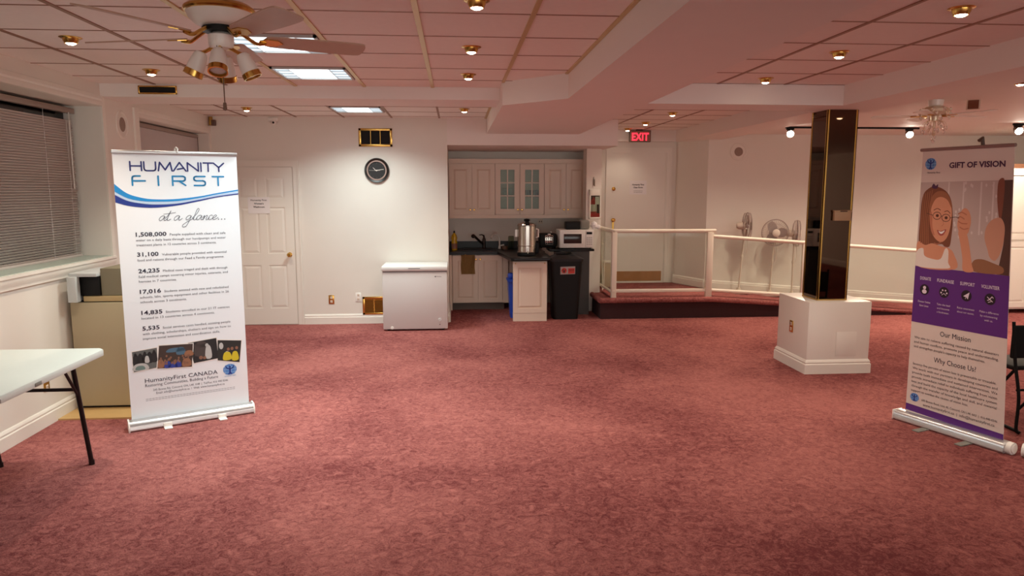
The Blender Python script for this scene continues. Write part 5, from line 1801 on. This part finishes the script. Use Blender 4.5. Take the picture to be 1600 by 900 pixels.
for k in range(5):
    a = R(22 + 72 * k)
    Mz = Matrix.Rotation(a, 4, 'Z')
    ir = MB()
    ir.tube([Mz @ Vector(p) for p in smooth_line(((.07, 0, -.212), (.11, 0, -.235), (.15, 0, -.258), (.19, 0, -.252)), 4)], .008, 8)
    T = Mz @ Matrix.Translation((.19, 0, -.248)) @ Matrix.Rotation(R(-12), 4, 'X')
    ir.prism([(-.03, -.012), (.0, -.035), (.05, -.03), (.075, 0), (.05, .03), (0, .035), (-.03, .012)], -.003, .001, M=T)
    bl = loc_part('blade', MB().prism(smooth_line([(.0, -.045), (.1, -.058), (.3, -.068), (.42, -.066), (.445, -.045), (.45, 0), (.445, .045), (.42, .066), (.3, .068), (.1, .058), (0, .045)], 3, True), .001, .007, M=T), FANWOOD, t)
    loc_part('blade_iron', ir, BRASS, bl)
for k in range(4):
    a = R(-82 + 90 * k + 0)
    d = Vector((math.cos(a) * .40, math.sin(a) * .40, -.9)).normalized()
    P = Vector((math.cos(a) * .078, math.sin(a) * .078, -.30))
    q = Vector((0, 0, 1)).rotation_difference(d).to_matrix().to_4x4()
    cup = loc_part('lamp_cup', MB().lathe([(0, -.005), (.022, 0), (.03, .012), (.036, .05), (.039, .09), (.036, .09), (.03, .04), (0, .03)], P + d * .012, 24, q), FW, t)
    loc_part('brass_rim', MB().lathe([(.0385, .084), (.041, .086), (.042, .110), (.036, .110), (.036, .086)], P + d * .012, 24, q), BRASS, cup)
    loc_part('bulb', MB().lathe([(0, .105), (.025, .104), (.036, .098), (.034, .06), (0, .06)], P + d * .012, 20, q), mat('unlit_bulb', (188, 178, 176), .15), cup)
    loc_part('brass_arm', MB().tube([(P.x * .4, P.y * .4, -.285), (P.x * .85, P.y * .85, -.305), tuple(P + d * .012)], .008, 8), BRASS, t)
ch = MB()
ch.tube([(-.006, -.045, -.28), (-.006, -.048, -.42)], 0.0026, 6).sphere((-.006, -.048, -.425), .007, 10)
ch.tube([(.012, -.04, -.28), (.014, -.042, -.525)], .0028, 6).lathe([(0, 0), (.009, .006), (.007, .035), (0, .04)], (.014, -.042, -.565), 12)
loc_part('pull_chain', ch, mat('chain_bronze', (120, 98, 82), .4, .5), t)

# ------------------------------------------------------------------ crystal ceiling fan, right
CX, CY = 4.43, 6.42
t = thing('crystal_ceiling_fan', 'white ceiling fan with hanging crystal drops on the low ceiling', 'ceiling fan', (CX, CY, ZR), 0)
loc_part('canopy', MB().lathe([(0, 0), (.065, 0), (.06, -.05), (.04, -.06), (0, -.06)], seg=28), FW, t)
loc_part('motor_housing', MB().lathe([(.03, -.055), (.08, -.062), (.118, -.085), (.12, -.11), (.10, -.14), (0, -.145)], seg=36), mat('champagne', (222, 206, 180), .3, .4), t)
for k in range(5):
    T = Matrix.Rotation(R(6 + 72 * k), 4, 'Z') @ Matrix.Translation((.10, 0, -.142)) @ Matrix.Rotation(R(9), 4, 'X')
    bl = loc_part('blade', MB().prism([(.05, -.03), (.40, -.055), (.43, -.03), (.43, .03), (.40, .055), (.05, .03)], 0, .006, M=T), FW, t)
    loc_part('blade_iron', MB().box(-.04, .10, -.014, .014, -.008, 0, .003, M=T), BRASS, bl)
CRY = mat('crystal', (255, 250, 238), .12, .55, spec=1.0)
loc_part('lamp_stem', MB().lathe([(0, -.14), (.035, -.145), (.03, -.19), (.012, -.20), (.012, -.30), (.02, -.31), (0, -.33)], seg=20), mat('champagne', (222, 206, 180), .3, .4), t)
def drop(r, h_):
    return MB().lathe([(0, 0), (r, -h_ * .35), (r * .8, -h_ * .6), (0, -h_)], seg=6)
proto = None
spots_ = []
for k in range(24):
    a = k / 24 * 6.2832
    spots_.append((.122 * math.cos(a), .122 * math.sin(a), -.070 - .035 * (k % 3)))
for k in range(10):
    a = k / 10 * 6.2832
    spots_.append((.10 * math.cos(a), .10 * math.sin(a), -.235 - .02 * (k % 3)))
for k in range(8):
    a = k / 8 * 6.2832 + .3
    spots_.append((.055 * math.cos(a), .055 * math.sin(a), -.19 - .03 * (k % 3)))
for k in range(3):
    spots_.append((.012 * math.cos(k * 2.1), .012 * math.sin(k * 2.1), -.315 - .02 * k))
for i, p in enumerate(spots_):
    if proto is None:
        proto = loc_part('crystal_drop', drop(.015, .042), CRY, t, smooth=0)
        proto.location = p
    else:
        c = proto.copy()
        COL.objects.link(c)
        c.parent = t
        c.location = p
k = MB()
for j in range(10):
    a = j / 10 * 6.2832
    k.tube(smooth_line([(.03 * math.cos(a), .03 * math.sin(a), -.18), (.08 * math.cos(a), .08 * math.sin(a), -.20), (.10 * math.cos(a), .10 * math.sin(a), -.235)], 4), .0025, 6)
loc_part('crystal_arm', k, mat('champagne', (222, 206, 180), .3, .4), t)

# ------------------------------------------------------------------ chair and second stand at the right edge
t = thing('folding_chair', 'black folding chair with tubular legs at the near side of the purple banner', 'chair', (4.20, 4.75, 0))
CB = mat('chair_black', (13, 12, 13), .7, spec=.2)
x0, x1 = 4.035, 4.46
for x in (x0, x1):
    part('side_frame', MB().tube(smooth_line([(x + .005, 4.80, .79), (x + .012, 4.78, .60), (x + .02, 4.76, .46), (x + .015, 4.70, .25), (x - .035, 4.64, .05), (x - .03, 4.63, .018), (x - .005, 4.68, .013), (x, 5.06, .013)], 5), .0115, 10), CB, t)
part('backrest', MB().box(x0 - .005, x1 + .005, 4.775, 4.805, .52, .765, .014, seg=3), CB, t)
part('seat', MB().box(x0 + .03, x1 - .01, 4.79, 5.16, .425, .46, .016, seg=3), CB, t)
for x in (x0 + .04, x1 - .02):
    part('rear_leg', MB().tube([(x, 4.80, .42), (x, 5.14, .02)], .011, 10), CB, t)
part('stretcher', MB().tube([(x0 + .01, 4.72, .30), (x1, 4.72, .30)], .009, 8), CB, t)
t = thing('banner_cassette', 'second white banner stand on the carpet right beside the purple banner base', 'banner stand', (3.95, 4.1, 0))
c0, c1 = Vector((3.735, 4.215, 0)), Vector((4.18, 3.63, 0))
m = MB().sweep([(.05, .004), (.055, .014), (.052, .04), (.042, .06), (.028, .07), (-.03, .072), (-.046, .05), (-.05, .004)], c0, c1)
part('base_cassette', m, ALU, t)
cd = (c1 - c0).normalized()
part('end_cap', MB().cyl(c0 - cd * .03 + Vector((0, 0, .04)), c0 + Vector((0, 0, .04)), .045), WPL, t)
m = MB()
m.box(.03, .70, -.002, .002, .07, .36, M=Matrix.Translation(c0) @ Matrix.Rotation(math.atan2(cd.y, cd.x), 4, 'Z'))
part('vinyl_sheet', m, SHEET2, t)
